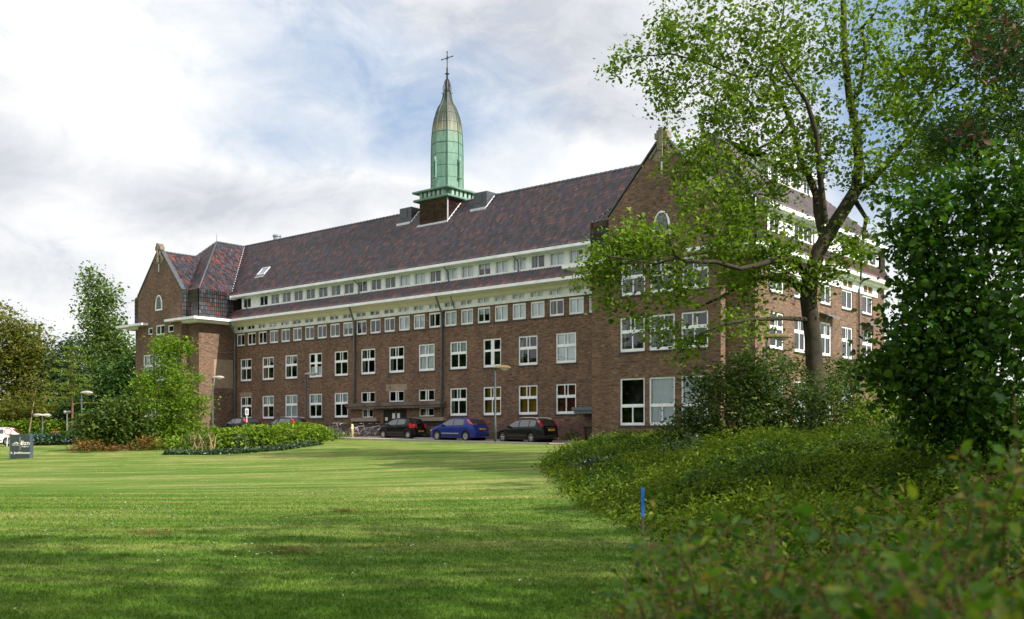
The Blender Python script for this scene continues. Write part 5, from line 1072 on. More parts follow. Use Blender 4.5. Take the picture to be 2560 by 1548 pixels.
shrub('bright_shrub_tree', 'bright yellow-green small tree standing before the far gable', 425, 1128, BY + 1, [px(425, 885, BY + 1, 44, 36, 22, 1.2), px(412, 860, BY + 1, 10, 18, 5, .4), px(442, 858, BY + 1, 8, 20, 5, .4), px(395, 870, BY + 1, 12, 22, 5, .4), px(470, 870, BY + 1, 14, 14, 5, .4), px(425, 950, BY + 1, 76, 45, 54, 1.9), px(430, 1010, BY + 1, 94, 50, 80, 2.1), px(440, 1075, BY + 1, 96, 42, 74, 2), px(365, 960, BY + 1, 34, 50, 16, 1)], LF['bright'], .16, 54, .30, cat='tree', stems=9, shell=.6)
shrub('red_barberry', 'low red and yellow leaved shrubs along the left edge of the bed', 260, 1134, BY - 2.2, [px(215, 1118, BY - 2.2, 36, 18, 24, .8), px(290, 1124, BY - 2.2, 60, 14, 34, .8), px(370, 1112, BY - 2.2, 40, 20, 26, .8)], LF['red'], .13, 26, .2)
shrub('spreading_shrub', 'low mid-green shrub in front of the bright small tree', 420, 1138, BY - 2, [px(400, 1118, BY - 2, 50, 16, 26, .8), px(460, 1112, BY - 2, 50, 24, 34, .9)], LF['hedge'], .14, 28, .2)
rd = empty('reed_clump', ground_at(500, 1132), 0, 'clump of dry straw-coloured reed stalks beside the rounded hedge', 'plant'); seg = []; P = []
for k in range(40):
    a = np.array([nr.normal() * .4, nr.normal() * .25, 0]); t = a + np.array([nr.normal() * .35, nr.normal() * .2, nr.uniform(.5, 1.25)]); seg.append((a, (a + t) / 2 + [0, 0, .1], .03, .025)); seg.append(((a + t) / 2 + [0, 0, .1], t, .025, .008))
twigs_mesh('stalks', M['straw'], seg, rd, 4)['kind'] = 'stuff'
P = ball(700, (0, 0, .5), (1.0, .5, .6)); P = P[P[:, 2] > .03]; leaves_mesh('foliage', LF['poplar'], P, .3, rd, .1, .14)
for k, (u, v) in enumerate(((812, 1100), (842, 1099))):
    ir = empty('iris_clump', ground_at(u, v), 0, ('upright bright blades beside the end of the rounded hedge', 'upright bright blades in front of the bicycles')[k], 'plant'); D = nr.normal(size=(46, 3)) * [.25, .25, 0] + [0, 0, 1]
    leaves_mesh('blades', LF['bright'], nr.normal(size=(46, 3)) * [.3, .15, 0], .62, ir, -.3, .09, D)
for k, (u, lb) in enumerate(((1075, 'tuft of weeds against the wall between the black and blue cars'), (1253, 'tuft of weeds against the wall right of the blue car'), (1430, 'tuft of low weeds at the wall behind the dark estate car'))):
    lx_ = xw = (u - U0) / FPX; Xl = (xw * (DIST - .7 * math.cos(TH)) + .7 * math.sin(TH)) / (math.cos(TH) + xw * math.sin(TH)); X_, Y_ = to_world(Xl, -.8)
    w_ = empty('wall_weeds', (X_, Y_, gz(X_, Y_)), 0, lb, 'plant'); P = ball(260, (0, 0, .25), (.7, .35, .45)); P = P[P[:, 2] > .02]; leaves_mesh('blades', LF['cover'], P, .22, w_, -.1, .2)
# ------------------------------------------------------------------ lawn details
n = 300000; Y = 7.5 + 24 * nr.uniform(size=n) ** 1.9; X = (nr.uniform(size=n) - .5) * (Y * 1.12 + 1) ; X = X[X < edgeX(Y) + .6] if False else X
keep = X < edgeX(Y) + .4; X, Y = X[keep], Y[keep]; n = len(X)
gr = tag(empty('grass', (0, 12, gz(0, 12))), 'short mown grass blades of the near lawn', 'grass', None, 'stuff')
h_ = nr.uniform(.014, .05, n) * np.clip((32 - Y) / 10, .1, 1); a = nr.uniform(0, 6.28, n); w_ = .0035 + Y * .00035
Pb = np.stack([X, Y, height(X, Y) - .004], 1) - np.array(gr.location); d = np.stack([np.cos(a), np.sin(a), 0 * a], 1) * w_[:, None]; tip = Pb + np.stack([nr.normal(size=n) * .02, nr.normal(size=n) * .02, h_], 1)
V = np.stack([Pb - d, Pb + d, tip], 1).reshape(-1, 3); LF['grass'] = blade_material()
fastmesh('grass_blades', V, np.arange(n * 3).reshape(-1, 3), LF['grass'], gr)
# daisies
C = np.stack([nr.uniform(-14, 1, 34), nr.uniform(9, 30, 34)], 1); q = np.repeat(C, 8, 0) + nr.normal(size=(272, 2)) * .5; q = np.concatenate([q, np.stack([nr.uniform(-20, 1, 260), nr.uniform(8.5, 48, 260)], 1)]); q = q[q[:, 0] < edgeX(q[:, 1]) - .1]
ds = tag(empty('daisies', (0, 14, gz(0, 14))), 'tiny white daisies scattered over the lawn', 'flowers', None, 'stuff'); LF['daisy'] = leafmat('daisy', [(.75, .75, .72), (.8, .8, .78)], .2)
P = np.stack([q[:, 0], q[:, 1], height(q[:, 0], q[:, 1]) + .05], 1); P = np.repeat(P, 3, 0) - np.array(ds.location) + nr.normal(size=(len(P) * 3, 3)) * [.008, .008, .002]
leaves_mesh('daisy_heads', LF['daisy'], P, .017, ds, 3, .9)
# heaps of dry clippings
for k, (u, v, w, lb) in enumerate(((375, 1335, .5, 'heap of brown dry clippings on the left part of the near lawn'), (735, 1383, .34, 'flat brown heap of clippings near the middle of the lawn'), (860, 1280, .3, 'small brown heap on the sunlit part of the lawn'))):
    hp = empty('clipping_heap', ground_at(u, v), 0, lb, 'heap', 'heaps of dry clippings'); P = ball(int(1300 * w + 150), (0, 0, 0), (w * 1.5, w * .7, .06), .8); P = P[P[:, 2] > -.01]; P[:, 2] += .015; tag(leaves_mesh('dry_grass', LF['dry'], P, .06, hp, .3, .1), kind='stuff')
# ------------------------------------------------------------------ cars
M['tyre'] = simple('tyre', (.015, .015, .016), .85); M['alloy'] = simple('alloy_rim', (.55, .56, .58), .35, metal=.7, var=.1)
M['carglass'] = simple('car_glass', (.02, .026, .03), .04, var=.2, coat=1.0, spec=.9); M['redlamp'] = simple('red_lamp', (.55, .012, .03), .12, coat=1.0, var=.15, spec=.8)
M['plate'] = simple('yellow_plate', (.75, .42, .02), .5, var=.05); M['chrome'] = simple('chrome', (.75, .76, .78), .12, metal=1.0, var=.05); M['trim'] = simple('black_trim', (.02, .021, .023), .55); M['under'] = simple('wheel_well', (.006, .006, .006), .95)
M['clear'] = simple('clear_lamp', (.55, .57, .6), .1, coat=1.0, var=.1)
def paint(name, c): M[name] = simple(name, c, .3, var=.03, coat=.35, spec=.15)
paint('paint_black', (.004, .0045, .005)); paint('paint_blue', (.012, .03, .21)); paint('paint_dark', (.005, .0055, .007)); paint('paint_white', (.8, .8, .8)); paint('paint_navy', (.012, .018, .045)); paint('paint_red', (.4, .02, .02)); paint('paint_grey', (.09, .12, .18))
def make_car(label, pnt, Lg, Wd, Ht, wb, fo, prof, belt, glass, group, wr=.30, lamp='high', rails=False, spokes=5, stripe=False, plate=True):
    """prof: roof line as (x from the nose, z); belt: side window sill (x, z); glass: (x0, x1) of the side windows with pillars"""
    e = empty('parked_car', (0, 0, 0), 0, label, 'car', group); hw = Wd / 2; xf, xr = fo, fo + wb
    px_, pz_ = zip(*prof); bx_, bz_ = zip(*belt); top = lambda x: float(np.interp(x, px_, pz_)); bl = lambda x: min(float(np.interp(x, bx_, bz_)), top(x) - .05)
    def zb(x):
        z = .20 + .05 * max(0, (.35 - x)) + .1 * max(0, x - (Lg - .4)); ar = wr + .055
        for c in (xf, xr):
            if abs(x - c) < ar: z = max(z, wr + math.sqrt(ar * ar - (x - c) ** 2))
        return z
    def plan(x):  # half width in plan, rounded at both ends
        t = min(x, Lg - x); return hw * (1 - .30 * (1 - min(1, t / .55)) ** 2.2)
    def section(x):
        w = plan(x); zt, b, z0 = top(x), bl(x), zb(x); zm = max(z0 + .05, .52); gl = zt - b
        wt = w - .05 - .36 * max(0, gl - .05) if gl > .1 else w - .06
        return [(w - .045, z0), (w, min(zm, b - .02)), (w - .005, (zm + b) / 2), (w - .03, b), (wt + .015, zt - .07 if gl > .12 else zt - .03), (wt - .07, zt - .015), (wt * .45, zt), (0, zt + .01)]
    xs_ = sorted(set([round(q, 3) for q in np.linspace(0, Lg, 50)] + [round(c + d, 3) for c in (xf, xr) for d in np.linspace(-wr - .056, wr + .056, 17)]))
    st = [section(x) for x in xs_]; k = len(st[0]); V = []; F = []
    for sgn in (1, -1):
        for i, x in enumerate(xs_): V += [(x, sgn * y, z) for y, z in st[i]]
    n = len(xs_)
    for s_ in (0, 1):
        o = s_ * n * k
        for i in range(n - 1):
            for j in range(k - 1): F.append((o + i * k + j, o + (i + 1) * k + j, o + (i + 1) * k + j + 1, o + i * k + j + 1))
    for i in (0, n - 1): F.append(tuple([i * k + j for j in range(k)] + [n * k + i * k + j for j in range(k - 1, -1, -1)]))
    mb = MB(); mb.add(V, F); mb.build('body', M[pnt], e, True)
    def S(x, t, off=.006, sg=1):
        """point on the body skin: t runs from the belt line (0) to the roof edge (1)"""
        q = section(x); (ya, za), (yb, zb_) = q[3], q[4]; return (x, sg * (ya + (yb - ya) * t + off * .9), za + (zb_ - za) * t + off * .4)
    for sg in (1, -1):
        for a, b in glass:
            m = 8; mb = MB()
            for i in range(m):
                xa, xb = a + (b - a) * i / m, a + (b - a) * (i + 1) / m; mb.quad(S(xa, .06, .008, sg), S(xb, .06, .008, sg), S(xb, .92, .008, sg), S(xa, .92, .008, sg))
            mb.build('side_window', M['carglass'], e)
    def screen(name, x0, x1, wfac=.86):
        mb = MB(); m = 6; rows = []
        for i in range(m + 1):
            x = x0 + (x1 - x0) * i / m; q = section(x); wt = q[5][0] * wfac; dz = (top(x + .01) - top(x - .01)) / .02; nx, nz = -dz / math.hypot(dz, 1), 1 / math.hypot(dz, 1)
            rows.append([(x + nx * .014, wt * f, np.interp(abs(wt * f), [0, q[6][0], q[5][0]], [q[7][1], q[6][1], q[5][1]]) + nz * .014) for f in np.linspace(-1, 1, 7)])
        for a, b in zip(rows, rows[1:]):
            for j in range(6): mb.quad(a[j], a[j + 1], b[j + 1], b[j])
        mb.build(name, M['carglass'], e, True)
    # windscreen and rear window follow the steep parts of the roof line
    cowl, rf = [p[0] for p in prof][3], [p[0] for p in prof][4]; screen('windscreen', cowl + .05, rf - .05, .93)
    ra, rb = [p[0] for p in prof][-4], [p[0] for p in prof][-3]; screen('rear_window', ra + .03, rb - .02, .9)
    for cx in (xf, xr):
        for sg in (1, -1):
            w = link('wheel', None, e, (cx, sg * (hw - .10), wr)); w.empty_display_size = .1
            mb = MB(); pr_ = [(wr * .64, -.09), (wr * .95, -.09), (wr, -.06), (wr, .06), (wr * .95, .09), (wr * .64, .09)]
            N_ = 24; rg = [[(r * math.cos(2 * math.pi * q / N_), y, r * math.sin(2 * math.pi * q / N_)) for q in range(N_)] for r, y in pr_]; mb.rings(rg, False); mb.build('tyre', M['tyre'], w, True)
            mb = MB(); y = sg * .075
            rg = [[(r * math.cos(2 * math.pi * q / N_), yy, r * math.sin(2 * math.pi * q / N_)) for q in range(N_)] for r, yy in ((wr * .66, y), (wr * .57, y), (wr * .57, y * .3))]; mb.rings(rg, False)
            for q in range(spokes):
                a = 2 * math.pi * q / spokes + .3; ca, sa = math.cos(a), math.sin(a); t_ = wr * .10
                mb.prism([(-sa * t_, y * .9, ca * t_), (sa * t_, y * .9, -ca * t_), (ca * wr * .6 + sa * t_ * .7, y * .9, sa * wr * .6 - ca * t_ * .7), (ca * wr * .6 - sa * t_ * .7, y * .9, sa * wr * .6 + ca * t_ * .7)], (0, -sg * .03, 0))
            mb.build('rim', M['alloy'], w)
            mb = MB(); mb.rings([[(wr * .57 * math.cos(2 * math.pi * q / N_), y * .28, wr * .57 * math.sin(2 * math.pi * q / N_)) for q in range(N_)], [(.001 * math.cos(2 * math.pi * q / N_), y * .28, .001 * math.sin(2 * math.pi * q / N_)) for q in range(N_)]], False); mb.build('brake', M['under'], w)
    mb = MB(); mb.box(.3, Lg - .35, -hw + .2, hw - .2, .17, .6)
    for cx in (xf, xr): mb.lathe([(wr + .05, -hw + .06), (wr + .05, hw - .06)], 20)
    m_ = mb; mb = MB(); mb.box(.3, Lg - .35, -hw + .12, hw - .12, .17, .55)
    for cx in (xf, xr):
        N_ = 20; mb.rings([[(cx + (wr + .05) * math.cos(2 * math.pi * q / N_), y, wr + (wr + .05) * math.sin(2 * math.pi * q / N_)) for q in range(N_)] for y in (-hw + .09, hw - .09)], True)
    mb.build('underbody', M['under'], e)
    for sg in (1, -1):
        mb = MB()
        if lamp == 'high':     # tall lamps beside the rear window
            zs_ = np.linspace(bl(Lg - .5) + .02, Ht - .10, 6); pts = []
            for z in zs_:
                x = float(np.interp(z, [p[1] for p in prof[::-1][1:5]][::1], [p[0] for p in prof[::-1][1:5]])) if True else 0; q = section(min(x, Lg - .03)); pts.append((x, z))
            rows = []
            for x, z in pts:
                q = section(min(x, Lg - .02)); y = float(np.interp(z, [q[3][1], q[4][1]], [q[3][0], q[4][0]])); rows.append([(x - .13, sg * (y + .02), z), (x + .02, sg * (y + .012), z), (x + .03, sg * (y - .10), z)])
            for a, b in zip(rows, rows[1:]):
                for j in (0, 1): mb.quad(a[j], a[j + 1], b[j + 1], b[j])
        else:                  # lamps that wrap round the rear corners
            z0, z1 = .78, 1.06; rows = []
            for z in (z0, (z0 + z1) / 2, z1):
                r_ = []
                for x in (Lg - .42 + .12 * (z1 - z), Lg - .26, Lg - .12, Lg - .045):
                    y = plan(x) + .012; xx = min(x, Lg - .02 - .16 * max(0, z - .8)); r_.append((xx + .015, sg * y, z))
                r_.append((Lg - .01 - .2 * max(0, z - .8), sg * (plan(Lg - .04) - .22), z)); rows.append(r_)
            for a, b in zip(rows, rows[1:]):
                for j in range(4): mb.quad(a[j], a[j + 1], b[j + 1], b[j])
        mb.build('tail_light', M['redlamp'], e)
        mb = MB(); mb.bevbox(cowl + .32, cowl + .50, sg * (hw + .06) - .09, sg * (hw + .06) + .09, bl(cowl + .4) + .0, bl(cowl + .4) + .13, .03); mb.build('mirror', M[pnt], e, True)
        mb = MB()
        for x in ((glass[0][1] - .18), (glass[-1][1] - .22)): mb.bevbox(x, x + .17, sg * hw - .018, sg * hw + .018, bl(x) - .14, bl(x) - .11, .008)
        mb.build('door_handle', M['trim'], e)
        mb = MB(); mb.rings([[(x, sg * (plan(x) + dy), z) for x, z in ((.05, .58), (.30, .62), (.42, .74), (.12, .68))] for dy in (-.05, .012)]); mb.build('headlight', M['clear'], e)
    mb = MB()
    for x in ((glass[0][1] + glass[1][0]) / 2, glass[0][0] + .0): 
        for sg in (1, -1): mb.box(x - .006, x + .006, sg * hw - .004, sg * hw + .0035, .36, bl(x) - .03)
    for sg in (1, -1): mb.box(xf + wr + .08, xr - wr - .08, sg * hw - .01, sg * hw + .012, .40, .45); mb.box(xf + wr + .06, xr - wr - .06, sg * (hw - .05) - .02, sg * (hw - .05) + .03, .19, .24)
    mb.box(Lg - .03, Lg + .025, -hw * .80, hw * .80, .36, .44); mb.build('trim', M['trim'], e)
    if plate:
        mb = MB(); zp = .78 if lamp == 'high' else .56
        mb.box(Lg + .012 if zp < .7 else Lg - .02, Lg + .03, -.26, .26, zp - .055, zp + .055); pl = mb.build('number_plate', M['plate'], e)
        mb = MB()
        for q in range(6): mb.box(Lg + .0301, Lg + .034, -.2 + q * .07, -.165 + q * .07, zp - .03, zp + .03)
        mb.build('characters', M['trim'], pl)
        mb = MB(); mb.bevbox(Lg - .03, Lg + .02, -.33, .33, zp + .10, zp + .14, .01) if lamp == 'high' and rails else mb.lathe([(.05, zp + .2), (.05, zp + .21)], 10, (Lg - .04, 0)); mb.build('badge_bar', M['chrome'], e)
    mb = MB(); mb.tube([(Lg - .25, hw * .55, .22), (Lg - .02, hw * .55, .22)], .03, 8); mb.build('exhaust', M['chrome'], e)
    if rails:
        mb = MB()
        for sg in (1, -1):
            xx = np.linspace(rf + .1, ra - .1, 8); mb.tube([(x, sg * (section(x)[5][0] + .02), top(x) + (.045 if 0 < i < 7 else .0)) for i, x in enumerate(xx)], .018, 6)
        mb.build('roof_rail', M['chrome'], e, True)
    if stripe:
        mb = MB()
        for sg in (1, -1): mb.box(xf + wr + .1, xr - wr - .25, sg * hw + .0005, sg * hw + .005, .46, .51)
        mb.build('side_stripe', M['alloy'], e)
    return e
# (x, z) from nose: bumper, bonnet edge, bonnet, cowl, roof front, roof ..., roof rear, tail edge, boot, bumper
city = [(0, .55), (.12, .70), (.5, .88), (.78, .97), (1.45, 1.40), (1.9, 1.47), (2.5, 1.47), (3.05, 1.42), (3.42, 1.02), (3.52, .80), (3.595, .55)]
hatch = [(0, .52), (.15, .68), (.6, .90), (.95, 1.0), (1.75, 1.42), (2.2, 1.49), (2.8, 1.48), (3.45, 1.41), (3.85, 1.03), (3.97, .80), (4.06, .5)]
estate = [(0, .52), (.15, .66), (.65, .84), (1.05, .93), (1.85, 1.38), (2.3, 1.455), (3.2, 1.46), (3.78, 1.40), (4.10, .98), (4.17, .78), (4.21, .5)]
GC = 'cars parked along the front of the building'
c1 = make_car('small black hatchback with red wraparound rear lamps parked by the entrance', 'paint_black', 3.595, 1.6, 1.48, 2.385, .68, city, [(0, .6), (.78, .9), (2.4, .98), (3.3, 1.05)], [(1.0, 1.95), (2.02, 2.75)], GC, .285, 'wrap', spokes=8)
c2 = make_car('bright blue hatchback with tall red rear lamps parked in the middle', 'paint_blue', 4.06, 1.69, 1.49, 2.51, .82, hatch, [(0, .6), (.95, .93), (2.6, .98), (3.6, 1.02)], [(1.2, 2.2), (2.28, 3.12)], GC, .31, 'high', spokes=12, stripe=True)
c3 = make_car('black estate car with roof rails parked nearest the right wing', 'paint_dark', 4.21, 1.66, 1.46, 2.44, .86, estate, [(0, .58), (1.05, .88), (2.8, .93), (3.9, .97)], [(1.25, 2.2), (2.28, 3.05), (3.12, 3.62)], GC, .305, 'high', rails=True, spokes=5)
def place(e, X, Y, ang, Wd, xr):
    """stand the car so that its near rear wheel touches the ground at X, Y, nose along ang"""
    f = Vector((math.cos(ang), math.sin(ang), 0)); away = Vector((f.y, -f.x, 0)); away = -away if away.y < 0 else away
    p = Vector((X, Y, 0)) + f * xr + away * (Wd / 2 - .1); p.z = gz(X, Y) + .03
    slope = (gz(X + f.x * 2.4, Y + f.y * 2.4) - gz(X, Y)) / 2.4
    e.location = p; e.rotation_euler = (0, math.atan(slope), ang + math.pi)
HEAD = math.atan2(math.sin(TH), -math.cos(TH))
place(c1, -7.2, 69.4, math.pi - R(37), 1.6, .68 + 2.385); place(c2, -2.9, 63.0, HEAD, 1.69, .82 + 2.51); place(c3, 1.17, 59.3, math.pi - R(46), 1.66, .86 + 2.44)
def another(src, label, X, Y, ang, pnt, group, lift=0.0):
    c = copy_tree(src); c['label'] = label; c['group'] = group; place(c, X, Y, ang, 1.65, 3.2); c.location.z += lift
    for ch in c.children:
        if ch.name.split('.')[0] in ('body', 'mirror'): ch.data = ch.data.copy(); ch.data.materials[0] = M[pnt]
    return c
x_, y_, _ = at(716, 1083, 77); another(c3, 'dark car half hidden behind the rounded hedge', x_, y_, HEAD, 'paint_navy', GC)
x_, y_, _ = at(605, 1083, 80); another(c2, 'dark car almost hidden behind the hedge left of the white sign', x_, y_, HEAD, 'paint_black', GC, -.12)
x_, y_, _ = at(397, 1083, 80); another(c2, 'blue-grey car glimpsed between the dark bush and the bright small tree', x_, y_, HEAD, 'paint_grey', GC, -.15)
GP = 'cars in the car park at the far left'
x_, y_, _ = at(15, 1083, 84); another(c3, 'white estate car at the left edge behind the dark sign', x_, y_, R(200), 'paint_white', GP)
x_, y_, _ = at(215, 1083, 88); another(c2, 'blue car behind the low flower bed', x_, y_, R(182), 'paint_navy', GP, -.1)
x_, y_, _ = at(165, 1083, 93); another(c1, 'red car just showing over the dark sign', x_, y_, R(178), 'paint_red', GP, -.3)
x_, y_, _ = at(290, 1083, 92); another(c1, 'dark grey car between the blue car and the bushes', x_, y_, R(182), 'paint_grey', GP)
x_, y_, _ = at(-20, 1083, 90); another(c2, 'second white car at the left edge, behind the estate', x_, y_, R(195), 'paint_white', GP)
# ------------------------------------------------------------------ bicycles
M['bikeframe'] = simple('bike_frame', (.02, .021, .023), .4); M['bikegrey'] = simple('grey_frame', (.30, .31, .32), .4, metal=.4); M['bikewhite'] = simple('white_frame', (.65, .65, .68), .35)
M['rimsteel'] = simple('steel_rim', (.6, .6, .6), .3, metal=.7)
def make_bike(m):
    e = empty('bicycle', (0, 0, 0)); r = .34
    for x in (0, 1.06):
        w = link('wheel', None, e, (x, 0, r)); w.empty_display_size = .05
        def ring(rad, th, mm, nm):
            mb = MB(); N_ = 28; rg = []
            for q in range(N_ + 1):
                a = 2 * math.pi * q / N_; c, s = math.cos(a), math.sin(a); rg.append([(c * (rad + th * math.cos(b)), th * math.sin(b), s * (rad + th * math.cos(b))) for b in (0, 1.57, 3.14, 4.71)])
            mb.rings(rg, False); return mb.build(nm, M[mm], w, True)
        ring(r, .019, 'tyre', 'tyre'); ring(r - .028, .011, 'rimsteel', 'rim')
        mb = MB()
        for q in range(14): a = 2 * math.pi * q / 14; mb.tube([(0, .02 * (-1) ** q, 0), (math.cos(a) * (r - .03), 0, math.sin(a) * (r - .03))], .0022, 3)
        mb.tube([(0, -.05, 0), (0, .05, 0)], .02, 6); mb.build('spokes', M['rimsteel'], w)
    mb = MB(); bb, st, hd, hb = (.46, 0, .29), (.32, 0, .78), (.86, 0, .84), (.89, 0, .70)
    for a, b in ((bb, st), (bb, hb), (st, hd), (hd, hb)): mb.tube([a, b], .017, 6)
    for y in (-.05, .05): mb.tube([(0, y, r), bb], .009, 5); mb.tube([(0, y, r), st], .009, 5); mb.tube([hb, (.96, y, .55), (1.06, y, r)], .011, 5)
    mb.build('frame', M[m], e, True)
    mb = MB(); mb.tube([st, (.285, 0, .93)], .013, 6); mb.rings([[(x, y * w_, z) for x, y in ((.10, 1), (.2, 1.1), (.32, .45), (.40, .3), (.40, -.3), (.32, -.45), (.2, -1.1), (.10, -1))] for z, w_ in ((.92, .07), (.965, .08), (.98, .06))]); mb.build('saddle', M['trim'], e)
    mb = MB(); mb.tube([hd, (.83, 0, 1.0)], .013, 6); mb.tube([(.66, -.28, 1.02), (.78, -.22, 1.04), (.83, 0, 1.0), (.78, .22, 1.04), (.66, .28, 1.02)], .012, 6); mb.build('handlebar', M['rimsteel'], e, True)
    mb = MB(); 
    for q in range(9): a0, a1 = R(20 + q * 16), R(36 + q * 16); mb.quad(*[(-math.cos(a) * .385 if False else math.cos(math.pi - a) * .385, y, r + math.sin(a) * .385) for a, y in ((a0, -.03), (a0, .03), (a1, .03), (a1, -.03))])
    mb.tube([(-.22, -.06, .72), (.25, -.06, .72)], .006, 4); mb.tube([(-.22, .06, .72), (.25, .06, .72)], .006, 4); mb.tube([(-.2, 0, .72), (0, 0, r)], .006, 4)
    for x in np.linspace(-.2, .22, 5): mb.tube([(x, -.06, .72), (x, .06, .72)], .006, 4)
    mb.build('mudguard_and_rack', M[m], e)
    mb = MB(); mb.lathe([(.085, -.006), (.085, .006)], 14); mb.v = [(x + bb[0], z + .03, y + bb[2]) for x, y, z in mb.v]; mb.tube([(bb[0], -.1, .22), (bb[0], .1, .36)], .012, 5); mb.build('cranks', M['rimsteel'], e)
    return e
bikes = {k: make_bike(k) for k in ('bikeframe', 'bikegrey', 'bikewhite')}; used = set()
LB = [('bikeframe', -17.9, -2.4, 12, 'black bicycle with a pale rear wheel rim by the end of the rounded hedge'), ('bikeframe', -16.9, -1.8, 60, 'black bicycle leaning by the porch left of the grey one'), ('bikeframe', -16.2, -1.6, 75, 'dark bicycle wedged between the porch pipe and the black bicycles'), ('bikegrey', -15.7, -2.6, 8, 'grey-framed bicycle parked alone before the porch wall'),
      ('bikeframe', -13.55, -2.5, 18, 'dark bicycle at the left of the cluster near the black hatchback'), ('bikewhite', -12.95, -2.6, 22, 'pale silver bicycle with swept handlebars in the cluster'), ('bikeframe', -12.7, -2.1, 30, 'black bicycle inside the cluster near the steps'), ('bikewhite', -12.1, -1.9, 28, 'light bicycle behind the bonnet of the black hatchback'), ('bikegrey', -11.7, -1.5, 40, 'grey bicycle nearest the entrance doors'), ('bikeframe', -11.1, -1.9, 30, 'black bicycle whose handlebars show over the black hatchback')]
for m, lx_, ly_, a, lb in LB:
    b = bikes[m] if m not in used else copy_tree(bikes[m]); used.add(m); X_, Y_ = to_world(lx_, ly_); b.location = (X_, Y_, gz(X_, Y_) + .03); b.rotation_euler = (R(5), 0, -TH + R(a) + (math.pi if m == 'bikeframe' and a < 20 else 0)); tag(b, lb, 'bicycle', 'bicycles by the entrance')
# ------------------------------------------------------------------ street lamps
M['lampgrey'] = simple('lamp_shell', (.33, .31, .28), .5, var=.3, scale=6); M['lampmoss'] = simple('mossy_lamp_shell', (.15, .115, .045), .9, var=.6, scale=9); M['pole'] = simple('lamp_pole', (.035, .048, .05), .5); M['polepale'] = simple('pale_pole', (.6, .6, .58), .5); M['bowl'] = simple('lamp_bowl', (.55, .5, .48), .25, var=.2, scale=5)
def lamp(label, X, Y, top_z, ang, shell='lampgrey', arm=1.15, pole='pole', zb=None, heads=None, size=1.0):
    z0 = gz(X, Y) if zb is None else zb; e = empty('street_lamp', (X, Y, z0), 0, label, 'street lamp', 'street lamps round the lawn'); h = top_z - z0
    mb = MB(); mb.tube([(0, 0, -.1), (0, 0, 1.1), (0, 0, 1.15), (0, 0, h)], [.085, .085, .065, .055], 10); mb.build('pole', M[pole], e, True)
    for a in (heads or [ang]):
        mb = MB(); prof = [(-.12, .05, .05), (0, .09, .10), (.18, .16, .14), (.45, .22, .17), (.72, .22, .16), (.92, .14, .10), (1.0, .03, .03)]; rg = []
        for t, w, hh in prof:
            x = t * arm; rg.append([(x * math.cos(a) - y * math.sin(a), x * math.sin(a) + y * math.cos(a), h + .04 + z) for y, z in [(w * size * math.cos(q), max(-.03, hh * size * math.sin(q)) ) for q in np.linspace(0, 2 * math.pi, 12, endpoint=False)]])
        mb.rings(rg); hd = mb.build('lamp_head', M[shell], e, True)
        mb = MB(); rg = []
        for t, w, hh in ((.30, .10, .02), (.42, .18, .10), (.62, .19, .13), (.82, .13, .07), (.9, .05, .02)):
            x = t * arm; rg.append([(x * math.cos(a) - y * math.sin(a), x * math.sin(a) + y * math.cos(a), h + .02 - z) for y, z in [(w * size * math.cos(q), hh * size * math.sin(q)) for q in np.linspace(0, math.pi, 8)]])
        mb.rings(rg); mb.build('glass_bowl', M['bowl'], hd, True)
    return e
X_, Y_, _ = ground_at(1238, 1108); lamp('street lamp with a lichen-yellow head before the blue and black cars', X_, Y_, at(1238, 922, Y_)[2], R(0), 'lampmoss', .9)
X_, Y_ = at(765, 0, 78)[:2]; lamp('street lamp with a pinkish grey bowl above the end of the rounded hedge', X_, Y_, at(765, 937, Y_)[2], R(-5), arm=.95)
X_, Y_ = at(532, 0, 79)[:2]; lamp('street lamp against the sunlit return wall of the far wing', X_, Y_, at(532, 946, Y_)[2], R(-5), arm=.95)
X_, Y_ = at(204, 0, 76)[:2]; lamp('street lamp above the dark leathery bush at the left', X_, Y_, at(204, 984, Y_)[2], R(5), arm=.85)
X_, Y_ = at(106, 0, 82)[:2]; lamp('street lamp with two heads standing behind the blue car', X_, Y_, at(106, 1040, Y_)[2], 0, heads=[R(175), R(60)], arm=.8)
X_, Y_ = at(168, 0, 95)[:2]; lamp('short pale lamp post behind the clipped hedge', X_, Y_, at(168, 1032, Y_)[2], 0, heads=[0, math.pi], arm=.35, pole='polepale')
X_, Y_ = at(1917, 0, 40)[:2]; lamp('street lamp with a brown mossy head half hidden behind the tall tree', X_, Y_, at(1917, 846, Y_)[2], R(0), 'lampmoss', 1.0)
# ------------------------------------------------------------------ signs and small things
M['signdark'] = simple('dark_green_panel', (.028, .040, .036), .45, var=.12); M['signgrey'] = simple('sign_edge', (.10, .13, .17), .4, metal=.3); M['letter'] = simple('white_lettering', (.75, .76, .74), .5, var=.02)
X_, Y_, Z_ = ground_at(50, 1147); S = Y_ / FPX; sg_ = empty('information_sign', (X_, Y_, Z_), R(6), 'dark green freestanding sign block with white lettering on the lawn', 'sign'); wS, hS = 46 * S, 61 * S
mb = MB(); mb.bevbox(-wS / 2, wS / 2, 0, .22, .0, hS, .012); mb.build('panel', M['signdark'], sg_)
mb = MB(); mb.box(wS / 2 + .001, wS / 2 + .11, -.012, .232, 0, hS + .01); mb.box(-wS / 2 - .05, -wS / 2 - .001, -.012, .232, 0, hS + .01); mb.build('edge', M['signgrey'], sg_)
def text(body, x, z, size, parent, name='lettering'):
    c = bpy.data.curves.new(name, 'FONT'); c.body = body; c.size = size; c.extrude = .004; c.align_x = 'CENTER'; c.materials.append(M['letter']); o = link(name, c); me = bpy.data.meshes.new_from_object(o.evaluated_get(bpy.context.evaluated_depsgraph_get())); bpy.data.objects.remove(o); return link(name, me, parent, (x, -.012, z), (R(90), 0, 0))
